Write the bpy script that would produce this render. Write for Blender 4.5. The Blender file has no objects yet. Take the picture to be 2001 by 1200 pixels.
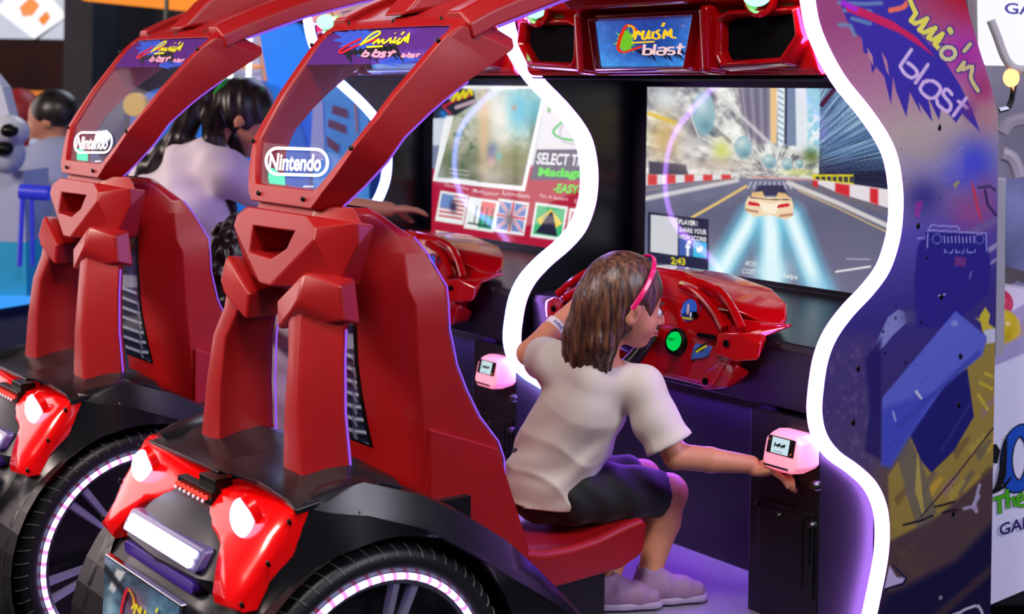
import bpy, bmesh, math, random
import numpy as np
from mathutils import Vector, Matrix
scn = bpy.context.scene
COL = scn.collection
# ---------------------------------------------------------------- camera
TH = math.atan2(2170, 2779)
FPX, ROLL = 2779.0, 0.017
VX, VY = -math.cos(TH), math.sin(TH)
CAM = (2.694, -3.003, 1.36)
cd = bpy.data.cameras.new('camera'); cam = bpy.data.objects.new('camera', cd); COL.objects.link(cam)
scn.camera = cam
cd.sensor_width = 36.0; cd.lens = 36.0 * FPX / 2001.0
cd.shift_x = 0.0; cd.shift_y = -(600 - 188) / 2001.0
fw = Vector((VX, VY, 0)); rt = Vector((math.sin(TH), math.cos(TH), 0)); up = Vector((0, 0, 1))
# image turned clockwise by ROLL: camera x axis tips up
cx = (rt * math.cos(ROLL) + up * math.sin(ROLL)); cy = (up * math.cos(ROLL) - rt * math.sin(ROLL))
M = Matrix((cx, cy, -fw)).transposed().to_4x4(); M.translation = Vector(CAM)
cam.matrix_world = M
cd.clip_start = 0.1; cd.clip_end = 60
cd.dof.use_dof = True; cd.dof.focus_distance = 3.3; cd.dof.aperture_fstop = 3.2
# ---------------------------------------------------------------- view + world
scn.view_settings.view_transform = 'Standard'; scn.view_settings.look = 'None'
scn.view_settings.exposure = 0.0; scn.view_settings.gamma = 1.0
scn.view_settings.use_curve_mapping = False
w = bpy.data.worlds.new('hall_air'); scn.world = w; w.use_nodes = True
w.node_tree.nodes['Background'].inputs[0].default_value = (0.09, 0.10, 0.16, 1)
w.node_tree.nodes['Background'].inputs[1].default_value = 0.30
def area(name, loc, target, size, power, color, sy=None):
    l = bpy.data.lights.new(name, 'AREA'); l.energy = power; l.color = color; l.size = size
    if sy: l.shape = 'RECTANGLE'; l.size_y = sy
    o = bpy.data.objects.new(name, l); COL.objects.link(o); o.location = loc
    d = Vector(target) - Vector(loc); o.rotation_euler = d.to_track_quat('-Z', 'Y').to_euler()
    return o
area('hall_light_front', (-1.2, -5.4, 3.2), (-0.3, -1.0, 0.8), 1.4, 210, (1.0, 0.84, 0.74))
area('hall_light_right', (4.2, -1.2, 3.4), (0.5, -0.4, 0.9), 1.4, 5, (0.80, 0.80, 1.0))
area('hall_light_overhead', (1.5, -2.5, 3.7), (0.1, -0.8, 0.6), 0.8, 72, (1.0, 0.92, 0.86))
area('hall_light_left', (-6.2, -3.3, 1.9), (-0.3, -1.6, 0.9), 3.4, 100, (1.0, 0.80, 0.80))
area('artwork_fill', (3.7, 0.1, 2.7), (0.57, -0.1, 0.6), 1.3, 74, (0.88, 0.84, 1.0))  # unseen fill, added to brighten the side artwork
area('hall_light_far', (-5.0, 2.0, 4.2), (-5.0, 2.5, 0.5), 3.0, 120, (0.75, 0.85, 1.0))
# ---------------------------------------------------------------- helpers: pixel of the photograph -> point on a plane of the place
_c, _s = math.cos(ROLL), math.sin(ROLL)
def ray(x, y):
    a, b = x - 1000.5, y - 188.0
    a2, b2 = a * _c + b * _s, -a * _s + b * _c
    return (VX + rt.x * a2 / FPX, VY + rt.y * a2 / FPX, -b2 / FPX)
def at(x, y, X=None, Y=None, Z=None, D=None):
    r = ray(x, y)
    if X is not None: t = (X - CAM[0]) / r[0]
    elif Y is not None: t = (Y - CAM[1]) / r[1]
    elif Z is not None: t = (Z - CAM[2]) / r[2]
    else: t = D
    return (CAM[0] + t * r[0], CAM[1] + t * r[1], CAM[2] + t * r[2])
def proj_np(P):
    d = P - np.array(CAM); D = d[:, 0] * VX + d[:, 1] * VY
    a = (d[:, 0] * rt.x + d[:, 1] * rt.y) / D * FPX; b = -d[:, 2] / D * FPX
    return 1000.5 + a * _c - b * _s, 188.0 + a * _s + b * _c
PROF = [(0.5,-1.6),(.6,-1.587),(.87,-1.56),(1.0,-1.548),(1.08,-1.53),(1.12,-1.523),(1.148,-1.518),(1.25,-1.474),(1.36,-1.395),(1.475,-1.297),(1.524,-1.239),(1.6,-1.14)]
def Yp(z): return float(np.interp(z, [p[0] for p in PROF], [p[1] for p in PROF]))
def onprof(x, y, off=0.0):
    Y = -1.5
    for _ in range(60):
        q = at(x, y, Y=Y + off); Y = .6 * Y + .4 * Yp(q[2])
    return at(x, y, Y=Y + off)
# ---------------------------------------------------------------- materials
def s2l(c):
    return tuple(((v / 255.0) / 12.92 if v <= 10 else ((v / 255.0 + .055) / 1.055) ** 2.4) for v in c[:3])
def mat(name, c=(0.5,)*3, rough=0.5, metal=0.0, coat=0.0, emit=None, es=0.0, spec=0.5, trans=0.0, noise=None, bump=None, srgb=True, sheen=0.0, alpha=None):
    m = bpy.data.materials.new(name); m.use_nodes = True
    nt = m.node_tree; b = nt.nodes['Principled BSDF']
    col = s2l(c) if srgb else c
    b.inputs['Base Color'].default_value = (*col, 1); b.inputs['Roughness'].default_value = rough
    b.inputs['Metallic'].default_value = metal; b.inputs['Coat Weight'].default_value = coat
    b.inputs['Coat Roughness'].default_value = 0.08
    b.inputs['Specular IOR Level'].default_value = spec
    b.inputs['Transmission Weight'].default_value = trans
    b.inputs['Sheen Weight'].default_value = sheen
    if alpha is not None: b.inputs['Alpha'].default_value = alpha
    if emit is not None:
        b.inputs['Emission Color'].default_value = (*(s2l(emit) if srgb else emit), 1); b.inputs['Emission Strength'].default_value = es
    tc = nt.nodes.new('ShaderNodeTexCoord')
    if noise:   # (scale, amount, stretch)
        sc, am, st = noise
        mp = nt.nodes.new('ShaderNodeMapping'); mp.inputs['Scale'].default_value = st
        n = nt.nodes.new('ShaderNodeTexNoise'); n.inputs['Scale'].default_value = sc; n.inputs['Detail'].default_value = 5
        r = nt.nodes.new('ShaderNodeMapRange'); r.inputs['From Min'].default_value = .3; r.inputs['From Max'].default_value = .7
        r.inputs['To Min'].default_value = 1 - am; r.inputs['To Max'].default_value = 1 + am
        mx = nt.nodes.new('ShaderNodeMixRGB'); mx.blend_type = 'MULTIPLY'; mx.inputs[0].default_value = 1; mx.inputs[1].default_value = (*col, 1)
        nt.links.new(tc.outputs['Object'], mp.inputs[0]); nt.links.new(mp.outputs[0], n.inputs['Vector']); nt.links.new(n.outputs[0], r.inputs[0])
        nt.links.new(r.outputs[0], mx.inputs[2]); nt.links.new(mx.outputs[0], b.inputs['Base Color'])
    if bump:    # (scale, strength, distance)
        n = nt.nodes.new('ShaderNodeTexNoise'); n.inputs['Scale'].default_value = bump[0]; n.inputs['Detail'].default_value = 4
        bp = nt.nodes.new('ShaderNodeBump'); bp.inputs['Strength'].default_value = bump[1]; bp.inputs['Distance'].default_value = bump[2]
        nt.links.new(tc.outputs['Object'], n.inputs['Vector']); nt.links.new(n.outputs[0], bp.inputs['Height']); nt.links.new(bp.outputs[0], b.inputs['Normal'])
    return m
def emis(name, c, s, srgb=False):
    m = bpy.data.materials.new(name); m.use_nodes = True; nt = m.node_tree; nt.nodes.clear()
    e = nt.nodes.new('ShaderNodeEmission'); o = nt.nodes.new('ShaderNodeOutputMaterial')
    e.inputs[0].default_value = (*(s2l(c) if srgb else c), 1); e.inputs[1].default_value = s
    nt.links.new(e.outputs[0], o.inputs[0]); return m
def attr_mat(name, kind='emit', strength=1.0, rough=0.3, coat=0.0):
    m = bpy.data.materials.new(name); m.use_nodes = True; nt = m.node_tree; b = nt.nodes['Principled BSDF']
    a = nt.nodes.new('ShaderNodeAttribute'); a.attribute_name = 'paint'
    b.inputs['Roughness'].default_value = rough; b.inputs['Coat Weight'].default_value = coat; b.inputs['Coat Roughness'].default_value = .1
    if kind == 'emit':
        b.inputs['Base Color'].default_value = (.01, .01, .012, 1)
        nt.links.new(a.outputs['Color'], b.inputs['Emission Color']); b.inputs['Emission Strength'].default_value = strength
    else:
        nt.links.new(a.outputs['Color'], b.inputs['Base Color'])
    return m
def glass_mat(name, tint=(1, 1, 1), gloss=0.06, rough=0.05, base=0.0, basec=(0.2, 0.2, 0.3)):
    m = bpy.data.materials.new(name); m.use_nodes = True; nt = m.node_tree; nt.nodes.clear()
    t = nt.nodes.new('ShaderNodeBsdfTransparent'); t.inputs[0].default_value = (*tint, 1)
    g = nt.nodes.new('ShaderNodeBsdfGlossy'); g.inputs['Roughness'].default_value = rough
    d = nt.nodes.new('ShaderNodeBsdfDiffuse'); d.inputs[0].default_value = (*basec, 1)
    m1 = nt.nodes.new('ShaderNodeMixShader'); m1.inputs[0].default_value = gloss
    m2 = nt.nodes.new('ShaderNodeMixShader'); m2.inputs[0].default_value = base
    o = nt.nodes.new('ShaderNodeOutputMaterial')
    nt.links.new(t.outputs[0], m1.inputs[1]); nt.links.new(g.outputs[0], m1.inputs[2])
    nt.links.new(m1.outputs[0], m2.inputs[1]); nt.links.new(d.outputs[0], m2.inputs[2]); nt.links.new(m2.outputs[0], o.inputs[0])
    return m
# ---------------------------------------------------------------- mesh builder
class MB:
    def __init__(s): s.v = []; s.f = []; s.m = []
    def add(s, vs, fs, m=0):
        o = len(s.v); s.v += [tuple(v) for v in vs]; s.f += [tuple(i + o for i in f) for f in fs]; s.m += [m] * len(fs); return s
    def box(s, a, b, m=0):
        x0, y0, z0 = [min(p, q) for p, q in zip(a, b)]; x1, y1, z1 = [max(p, q) for p, q in zip(a, b)]
        return s.add([(x0,y0,z0),(x1,y0,z0),(x1,y1,z0),(x0,y1,z0),(x0,y0,z1),(x1,y0,z1),(x1,y1,z1),(x0,y1,z1)],
                     [(0,3,2,1),(4,5,6,7),(0,1,5,4),(1,2,6,5),(2,3,7,6),(3,0,4,7)], m)
    def loft(s, rings, m=0, closed=True, cap=True):
        n = len(rings[0]); o = len(s.v)
        for r in rings: s.v += [tuple(p) for p in r]
        for i in range(len(rings) - 1):
            for j in range(n if closed else n - 1):
                a, b = o + i * n + j, o + i * n + (j + 1) % n
                s.f.append((a, b, b + n, a + n)); s.m.append(m)
        if cap and closed:
            s.f.append(tuple(o + j for j in range(n - 1, -1, -1))); s.m.append(m)
            s.f.append(tuple(o + (len(rings) - 1) * n + j for j in range(n))); s.m.append(m)
        return s
    def prism(s, pts, d, m=0):           # pts: 3D outline, d: offset vector
        return s.loft([pts, [(p[0]+d[0], p[1]+d[1], p[2]+d[2]) for p in pts]], m)
    def hull(s, pts, m=0):
        bm = bmesh.new()
        for p in pts: bm.verts.new(p)
        r = bmesh.ops.convex_hull(bm, input=bm.verts[:])
        junk = [g for g in r['geom_interior'] if isinstance(g, bmesh.types.BMVert)]
        if junk: bmesh.ops.delete(bm, geom=junk, context='VERTS')
        bmesh.ops.dissolve_limit(bm, angle_limit=0.03, verts=bm.verts[:], edges=bm.edges[:])
        bm.verts.index_update()
        s.add([v.co[:] for v in bm.verts], [[v.index for v in f.verts] for f in bm.faces], m); bm.free(); return s
    def tube(s, path, r, n=8, m=0, cap=True, flat=None):
        P = [Vector(p) for p in path]; rr = r if isinstance(r, (list, tuple)) else [r] * len(P)
        rings = []; ref = None
        for i, p in enumerate(P):
            t = (P[min(i + 1, len(P) - 1)] - P[max(i - 1, 0)]).normalized()
            if ref is None:
                ref = t.orthogonal().normalized()
            u = (ref - t * ref.dot(t)).normalized(); ref = u; v = t.cross(u)
            rings.append([p + (u * math.cos(a) + v * math.sin(a)) * rr[i] for a in [2 * math.pi * k / n for k in range(n)]])
        return s.loft(rings, m, cap=cap)
    def ell(s, c, r, m=0, nu=16, nv=10, rot=None):
        vs = []; fs = []
        for i in range(nv + 1):
            ph = math.pi * i / nv
            for j in range(nu):
                a = 2 * math.pi * j / nu
                v = Vector((r[0] * math.sin(ph) * math.cos(a), r[1] * math.sin(ph) * math.sin(a), r[2] * math.cos(ph)))
                if rot is not None: v = rot @ v
                vs.append((c[0] + v.x, c[1] + v.y, c[2] + v.z))
        for i in range(nv):
            for j in range(nu):
                a = i * nu + j; b = i * nu + (j + 1) % nu
                fs.append((a, a + nu, b + nu, b))
        return s.add(vs, fs, m)
    def lathe(s, prof, origin, axis, n=48, m=0, closed=False, a0=0.0, a1=2 * math.pi):    # prof: (radius, height along axis)
        ax = Vector(axis).normalized(); u = ax.orthogonal().normalized()
        if abs(ax.x) > .9: u = Vector((0, 1, 0))
        v = ax.cross(u); O = Vector(origin); full = abs(a1 - a0 - 2 * math.pi) < 1e-6
        rings = []
        for k in range(n if full else n + 1):
            a = a0 + (a1 - a0) * k / n
            rings.append([O + (u * math.cos(a) + v * math.sin(a)) * r + ax * h for r, h in prof])
        if full: rings.append(rings[0])
        return s.loft(rings, m, closed=closed, cap=False)
    def sheet(s, P, m=0):                # grid of points [i][j]
        n = len(P[0]); vs = [p for r in P for p in r]; fs = []
        for i in range(len(P) - 1):
            for j in range(n - 1):
                a = i * n + j; fs.append((a, a + 1, a + n + 1, a + n))
        return s.add(vs, fs, m)
    def build(s, name, mats, parent=None, bevel=0, seg=2, smooth=False, angle=35, loc=None, sub=0, merge=False, fixn=True):
        me = bpy.data.meshes.new(name); me.from_pydata(s.v, [], s.f); 
        if not isinstance(mats, (list, tuple)): mats = [mats]
        for m in mats: me.materials.append(m)
        me.polygons.foreach_set('material_index', s.m)
        bm = bmesh.new(); bm.from_mesh(me)
        if merge: bmesh.ops.remove_doubles(bm, verts=bm.verts[:], dist=1e-5)
        if fixn: bmesh.ops.recalc_face_normals(bm, faces=bm.faces[:])
        for f in bm.faces: f.smooth = smooth or bevel > 0
        if smooth and not bevel:
            for e in bm.edges:
                if len(e.link_faces) == 2 and e.calc_face_angle(0) > math.radians(angle): e.smooth = False
        bm.to_mesh(me); bm.free()
        o = bpy.data.objects.new(name, me); COL.objects.link(o)
        if sub:
            md = o.modifiers.new('sub', 'SUBSURF'); md.levels = sub; md.render_levels = sub
        if bevel:
            md = o.modifiers.new('bevel', 'BEVEL'); md.width = bevel; md.segments = seg; md.limit_method = 'ANGLE'; md.angle_limit = math.radians(25); md.harden_normals = True
        if parent is not None: o.parent = parent
        if loc: o.location = loc
        return o
def empty(name, loc=(0, 0, 0)):
    o = bpy.data.objects.new(name, None); COL.objects.link(o); o.location = loc; o.empty_display_size = .1; return o
def tag(o, label=None, cat=None, group=None, kind=None):
    if label: o['label'] = label
    if cat: o['category'] = cat
    if group: o['group'] = group
    if kind: o['kind'] = kind
    return o
def part(name, mb, mats, root, **k):     # mb in world coordinates, root an Empty not rotated
    L = root.location
    mb.v = [(v[0] - L.x, v[1] - L.y, v[2] - L.z) for v in mb.v]
    o = mb.build(name, mats, root, **k); return o
def sub(name, mb, mats, par, root, **k): # sub-part: par sits at the root's origin
    L = root.location
    mb.v = [(v[0] - L.x, v[1] - L.y, v[2] - L.z) for v in mb.v]
    return mb.build(name, mats, par, **k)
def children(o): return [c for c in bpy.data.objects if c.parent == o]
def copy_tree(o, parent=None, skip=()):
    c = o.copy(); COL.objects.link(c); c.parent = parent
    for ch in children(o):
        if ch.name.split('.')[0] in skip: continue
        copy_tree(ch, c, skip)
    return c
# ---------------------------------------------------------------- text: Blender's built-in font turned into faces
_tc = {}
def text_faces(t, bold=0.0):
    if (t, bold) in _tc: return _tc[(t, bold)]
    cu = bpy.data.curves.new('t', 'FONT'); cu.body = t; cu.offset = bold; cu.resolution_u = 3
    o = bpy.data.objects.new('t', cu); COL.objects.link(o)
    dg = bpy.context.evaluated_depsgraph_get(); dg.update()
    me = o.evaluated_get(dg).to_mesh()
    vs = [tuple(v.co[:2]) for v in me.vertices]; fs = [tuple(p.vertices) for p in me.polygons]
    o.evaluated_get(dg).to_mesh_clear(); bpy.data.objects.remove(o); bpy.data.curves.remove(cu)
    x0 = min(v[0] for v in vs); x1 = max(v[0] for v in vs); y0 = min(v[1] for v in vs); y1 = max(v[1] for v in vs)
    vs = [((v[0] - x0) / (x1 - x0), (v[1] - y0) / (y1 - y0)) for v in vs]
    _tc[(t, bold)] = (vs, fs); return vs, fs
def put_text(mb, t, f, m=0, bold=0.0):   # f maps (u,v) in the unit box of the text to a point
    vs, fs = text_faces(t, bold); mb.add([f(u, v) for u, v in vs], fs, m)
def quad_map(p00, p10, p01, p11):        # bilinear between four 3D corners (bottom-left, bottom-right, top-left, top-right)
    A, B, C_, D = map(Vector, (p00, p10, p01, p11))
    return lambda u, v: (A * (1-u) * (1-v) + B * u * (1-v) + C_ * (1-u) * v + D * u * v)[:]
def ribbon(mb, pts, w, f, m=0):          # flat stroke: pts in 2D, w width(s), f maps (x,y)->3D
    n = len(pts); ww = w if isinstance(w, (list, tuple)) else [w] * n
    if len(ww) != n: ww = list(np.interp(np.linspace(0, 1, n), np.linspace(0, 1, len(ww)), ww))
    L = []; R_ = []
    for i, p in enumerate(pts):
        a = pts[max(i - 1, 0)]; b = pts[min(i + 1, n - 1)]
        dx, dy = b[0] - a[0], b[1] - a[1]; l = math.hypot(dx, dy) or 1
        nx, ny = -dy / l * ww[i] / 2, dx / l * ww[i] / 2
        L.append(f(p[0] + nx, p[1] + ny)); R_.append(f(p[0] - nx, p[1] - ny))
    mb.add(L + R_, [(i, i + 1, n + i + 1, n + i) for i in range(n - 1)], m)
def smooth(pts, k=4):                    # Catmull-Rom
    out = []; n = len(pts)
    for i in range(n - 1):
        p0, p1, p2, p3 = [np.array(pts[j], float) for j in (max(i-1, 0), i, i+1, min(i+2, n-1))]
        for q in range(k):
            t = q / k; out.append(tuple(.5 * ((2*p1) + (p2-p0)*t + (2*p0-5*p1+4*p2-p3)*t*t + (3*p1-p0-3*p2+p3)*t**3)))
    out.append(tuple(pts[-1])); return out
# ---------------------------------------------------------------- paint: colours on a dense grid, drawn in the photo's coordinates of that flat surface
class Paint:
    def __init__(s, x, y, base):
        s.x = x; s.y = y; s.c = np.tile(np.array(base, float)[None], (len(x), 1))
    def put(s, a, col):
        col = np.array(col, float); a = a[:, None]; s.c = s.c * (1 - a) + (col if col.ndim == 2 else col[None]) * a
    def dist_seg(s, p, q, x=None, y=None):
        x = s.x if x is None else x; y = s.y if y is None else y
        dx, dy = q[0]-p[0], q[1]-p[1]; L = dx*dx + dy*dy + 1e-9
        t = np.clip(((x-p[0])*dx + (y-p[1])*dy) / L, 0, 1)
        return np.hypot(x-p[0]-t*dx, y-p[1]-t*dy)
    def line(s, pts, w, col, soft=1.0, al=1.0):
        d = np.full(len(s.x), 1e9)
        for i in range(len(pts)-1):
            d = np.minimum(d, s.dist_seg(pts[i], pts[i+1]))
        s.put(np.clip((w/2 - d) / soft + .5, 0, 1) * al, col)
    def inside(s, pts):
        x, y = s.x, s.y; r = np.zeros(len(x), bool); n = len(pts)
        for i in range(n):
            x1, y1 = pts[i]; x2, y2 = pts[(i+1) % n]
            if y1 == y2: continue
            c = ((y1 > y) != (y2 > y)) & (x < (x2-x1) * (y-y1) / (y2-y1) + x1); r ^= c
        return r
    def poly(s, pts, col, soft=1.0, al=1.0):
        ins = s.inside(pts); d = np.full(len(s.x), 1e9); n = len(pts)
        for i in range(n): d = np.minimum(d, s.dist_seg(pts[i], pts[(i+1) % n]))
        sd = np.where(ins, d, -d); s.put(np.clip(sd / soft + .5, 0, 1) * al, col)
    def blob(s, cx, cy, rx, ry, col, al=1.0, p=2.0):
        d = ((s.x-cx)/rx)**2 + ((s.y-cy)/ry)**2
        s.put(np.clip(np.exp(-d**(p/2)), 0, 1) * al, col)
    def disc(s, cx, cy, rx, ry, col, soft=.12, al=1.0):
        d = np.sqrt(((s.x-cx)/rx)**2 + ((s.y-cy)/ry)**2); s.put(np.clip((1-d)/soft+.5, 0, 1)*al, col)
    def grad(s, t, stops):               # t array 0..1, stops [(t,col)]
        return np.stack([np.interp(t, [a for a, _ in stops], [c[k] for _, c in stops]) for k in range(3)], 1)
    def text(s, t, p00, p10, p01, col, bold=0.02, al=1.0):   # origin lower-left, right end, upper-left, in photo pixels
        vs, fs = text_faces(t, bold)
        X = [p00[0] + (p10[0]-p00[0])*u + (p01[0]-p00[0])*v for u, v in vs]; Y = [p00[1] + (p10[1]-p00[1])*u + (p01[1]-p00[1])*v for u, v in vs]
        idx = np.where((s.x > min(X)-2) & (s.x < max(X)+2) & (s.y > min(Y)-2) & (s.y < max(Y)+2))[0]
        if not len(idx): return
        x, y = s.x[idx], s.y[idx]; cov = np.zeros(len(idx))
        for ox, oy in ((-.3, -.3), (.3, -.3), (-.3, .3), (.3, .3)):
            hit = np.zeros(len(idx), bool)
            for f in fs:
                for k in range(1, len(f)-1):
                    a, b, c = f[0], f[k], f[k+1]
                    d1 = (X[b]-X[a])*(y+oy-Y[a]) - (Y[b]-Y[a])*(x+ox-X[a]); d2 = (X[c]-X[b])*(y+oy-Y[b]) - (Y[c]-Y[b])*(x+ox-X[b]); d3 = (X[a]-X[c])*(y+oy-Y[c]) - (Y[a]-Y[c])*(x+ox-X[c])
                    hit |= ((d1 >= 0) & (d2 >= 0) & (d3 >= 0)) | ((d1 <= 0) & (d2 <= 0) & (d3 <= 0))
            cov += hit * .25
        al_ = np.zeros(len(s.x)); al_[idx] = cov * al; s.put(al_, col)
def hnoise(x, y, seed=0):
    xi = np.floor(x).astype(np.int64); yi = np.floor(y).astype(np.int64); fx = x-xi; fy = y-yi
    fx = fx*fx*(3-2*fx); fy = fy*fy*(3-2*fy)
    def h(a, b):
        n = (a*374761393 + b*668265263 + seed*1442695) & 0x7fffffff; n = ((n ^ (n >> 13)) * 1274126177) & 0x7fffffff; return (n & 0xffff) / 65535.0
    return (h(xi, yi)*(1-fx) + h(xi+1, yi)*fx)*(1-fy) + (h(xi, yi+1)*(1-fx) + h(xi+1, yi+1)*fx)*fy
def fbm(x, y, seed=0, o=4):
    r = 0; a = .5; t = 0
    for k in range(o): r = r + a*hnoise(x*2**k, y*2**k, seed+k); t += a; a *= .5
    return r / t
def painted_grid(name, P, keep, paint, material, root, parent=None, thick=None):
    # P: (n,m,3) world points, keep: (n-1,m-1) bool or None, paint(Paint)
    n, m = P.shape[:2]; V = P.reshape(-1, 3); px, py = proj_np(V)
    pt = Paint(px, py, (128, 128, 128)); paint(pt)
    c = np.clip(pt.c, 0, 255) / 255.0; lin = np.where(c <= .04045, c/12.92, ((c+.055)/1.055)**2.4)
    i, j = np.meshgrid(np.arange(n-1), np.arange(m-1), indexing='ij')
    if keep is not None: i = i[keep]; j = j[keep]
    i = i.ravel(); j = j.ravel(); a = i*m + j; F = np.stack([a, a+1, a+m+1, a+m], 1)
    used = np.unique(F); mp = np.full(n*m, -1); mp[used] = np.arange(len(used)); F = mp[F]; V = V[used]; lin = lin[used]
    L = root.location; V = V - np.array([L.x, L.y, L.z])
    me = bpy.data.meshes.new(name); me.from_pydata(V.tolist(), [], F.tolist())
    at_ = me.color_attributes.new('paint', 'FLOAT_COLOR', 'POINT')
    at_.data.foreach_set('color', np.concatenate([lin, np.ones((len(lin), 1))], 1).ravel())
    me.materials.append(material)
    o = bpy.data.objects.new(name, me); COL.objects.link(o); o.parent = parent or root
    return o
# ---------------------------------------------------------------- smooth solids from distance fields (bodies, cloth, hair)
class SDF:
    def __init__(s, lo, hi, h):
        s.lo = np.array(lo, float); s.h = h; s.n = np.ceil((np.array(hi) - s.lo) / h).astype(int) + 1
        s.f = np.full(s.n, 0.5, np.float32)
        s.ax = [s.lo[k] + h*np.arange(s.n[k]) for k in range(3)]
    def _box(s, lo, hi):
        a = np.clip(((np.array(lo) - s.lo) / s.h).astype(int), 0, s.n); b = np.clip(((np.array(hi) - s.lo) / s.h).astype(int) + 2, 0, s.n)
        sl = tuple(slice(a[k], b[k]) for k in range(3))
        g = np.meshgrid(*[s.ax[k][sl[k]] for k in range(3)], indexing='ij'); return sl, g
    def mix(s, sl, d, k):
        F = s.f[sl]
        if d.size == 0: return
        if k > 0:
            hh = np.clip(.5 + .5*(F-d)/k, 0, 1); s.f[sl] = (F*(1-hh) + d*hh - k*hh*(1-hh)).astype(np.float32)
        else: s.f[sl] = np.minimum(F, d)
    def cap(s, a, b, ra, rb=None, k=.02):
        rb = ra if rb is None else rb; a = np.array(a, float); b = np.array(b, float); R_ = max(ra, rb) + 3*k + .02
        sl, (x, y, z) = s._box(np.minimum(a, b) - R_, np.maximum(a, b) + R_)
        d = b-a; L = d@d + 1e-12; t = np.clip(((x-a[0])*d[0] + (y-a[1])*d[1] + (z-a[2])*d[2])/L, 0, 1)
        s.mix(sl, np.sqrt((x-a[0]-t*d[0])**2 + (y-a[1]-t*d[1])**2 + (z-a[2]-t*d[2])**2) - (ra + (rb-ra)*t), k); return s
    def chain(s, pts, rs, k=.02):
        for i in range(len(pts)-1): s.cap(pts[i], pts[i+1], rs[i], rs[i+1], k)
        return s
    def ell(s, c, r, rot=None, k=.02, cut=False):
        c = np.array(c, float); r = np.array(r, float); R_ = r.max() + 3*abs(k) + .02
        sl, (x, y, z) = s._box(c - R_, c + R_); x = x-c[0]; y = y-c[1]; z = z-c[2]
        if rot is not None:              # rot: rows are the local axes
            x, y, z = [rot[i][0]*x + rot[i][1]*y + rot[i][2]*z for i in range(3)]
        k0 = np.sqrt((x/r[0])**2 + (y/r[1])**2 + (z/r[2])**2); k1 = np.sqrt((x/r[0]**2)**2 + (y/r[1]**2)**2 + (z/r[2]**2)**2) + 1e-9
        d = k0*(k0-1)/k1
        if cut:
            F = s.f[sl]; d = -d; hh = np.clip(.5 - .5*(F-d)/k, 0, 1); s.f[sl] = (F*(1-hh) + d*hh + k*hh*(1-hh)).astype(np.float32)
        else: s.mix(sl, d, k)
        return s
    def grid(s): return np.meshgrid(*s.ax, indexing='ij', sparse=True)
    def plane_cut(s, p, n):              # keep the side where (x-p).n < 0
        x, y, z = s.grid(); s.f = np.maximum(s.f, ((x-p[0])*n[0] + (y-p[1])*n[1] + (z-p[2])*n[2])).astype(np.float32)
    def mesh(s):
        f = s.f; ins = f < 0; n = s.n
        c = ins[:-1,:-1,:-1].astype(np.int8)
        for dx in (0,1):
            for dy in (0,1):
                for dz in (0,1):
                    if dx+dy+dz: c = c + ins[dx:n[0]-1+dx, dy:n[1]-1+dy, dz:n[2]-1+dz]
        cell = (c > 0) & (c < 8); idx = np.argwhere(cell); vid = np.full(cell.shape, -1, np.int64); vid[cell] = np.arange(len(idx))
        acc = np.zeros((len(idx), 3)); cnt = np.zeros(len(idx)); I = idx
        cor = [(a, b, c_) for a in (0,1) for b in (0,1) for c_ in (0,1)]
        for a in cor:
            for ax in range(3):
                if a[ax]: continue
                b = list(a); b[ax] = 1
                fa = f[I[:,0]+a[0], I[:,1]+a[1], I[:,2]+a[2]]; fb = f[I[:,0]+b[0], I[:,1]+b[1], I[:,2]+b[2]]
                m = (fa < 0) != (fb < 0); t = np.where(m, fa/(fa-fb+1e-20), 0)
                p = np.array(a, float)[None] + 0*acc; p[:, ax] += t
                acc += p*m[:, None]; cnt += m
        V = (acc/cnt[:, None] + I)*s.h + s.lo; F = []
        for ax in range(3):
            sa = [slice(None)]*3; sb = [slice(None)]*3; sa[ax] = slice(0, -1); sb[ax] = slice(1, None)
            m = ins[tuple(sa)] != ins[tuple(sb)]; e = np.argwhere(m); e = e[np.all(e > 0, 1) & np.all(e < n-1, 1)]
            o1, o2 = [(1,2),(2,0),(0,1)][ax]
            u = np.zeros(3, int); u[o1] = 1; v = np.zeros(3, int); v[o2] = 1
            g = lambda q: vid[q[:,0], q[:,1], q[:,2]]
            Q = np.stack([g(e), g(e-u), g(e-u-v), g(e-v)], 1)
            fl = ins[tuple(e.T)]; Q[~fl] = Q[~fl][:, ::-1]; F.append(Q)
        F = np.concatenate(F); F = F[np.all(F >= 0, 1)]
        lab = np.arange(len(V)); a = F.ravel(); b = np.roll(F, -1, 1).ravel()      # keep only the largest connected piece
        for _ in range(400):
            m = np.minimum(lab[a], lab[b]); l2 = lab.copy(); np.minimum.at(l2, a, m); np.minimum.at(l2, b, m); l2 = l2[l2]
            if (l2 == lab).all(): break
            lab = l2
        big = np.bincount(lab).argmax(); F = F[lab[F[:, 0]] == big]; used = np.unique(F); mp = np.zeros(len(V), np.int64); mp[used] = np.arange(len(used))
        return V[used], mp[F]
    def build(s, name, material, parent=None, root=None, smooth_it=1):
        V, F = s.mesh()
        if root is not None: V = V - np.array(root.location)
        me = bpy.data.meshes.new(name); me.from_pydata(V.tolist(), [], F.tolist())
        me.polygons.foreach_set('use_smooth', [True]*len(me.polygons)); me.materials.append(material)
        o = bpy.data.objects.new(name, me); COL.objects.link(o)
        if smooth_it:
            md = o.modifiers.new('smooth', 'SMOOTH'); md.factor = .5; md.iterations = smooth_it*2
        if parent is not None: o.parent = parent
        return o
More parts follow.
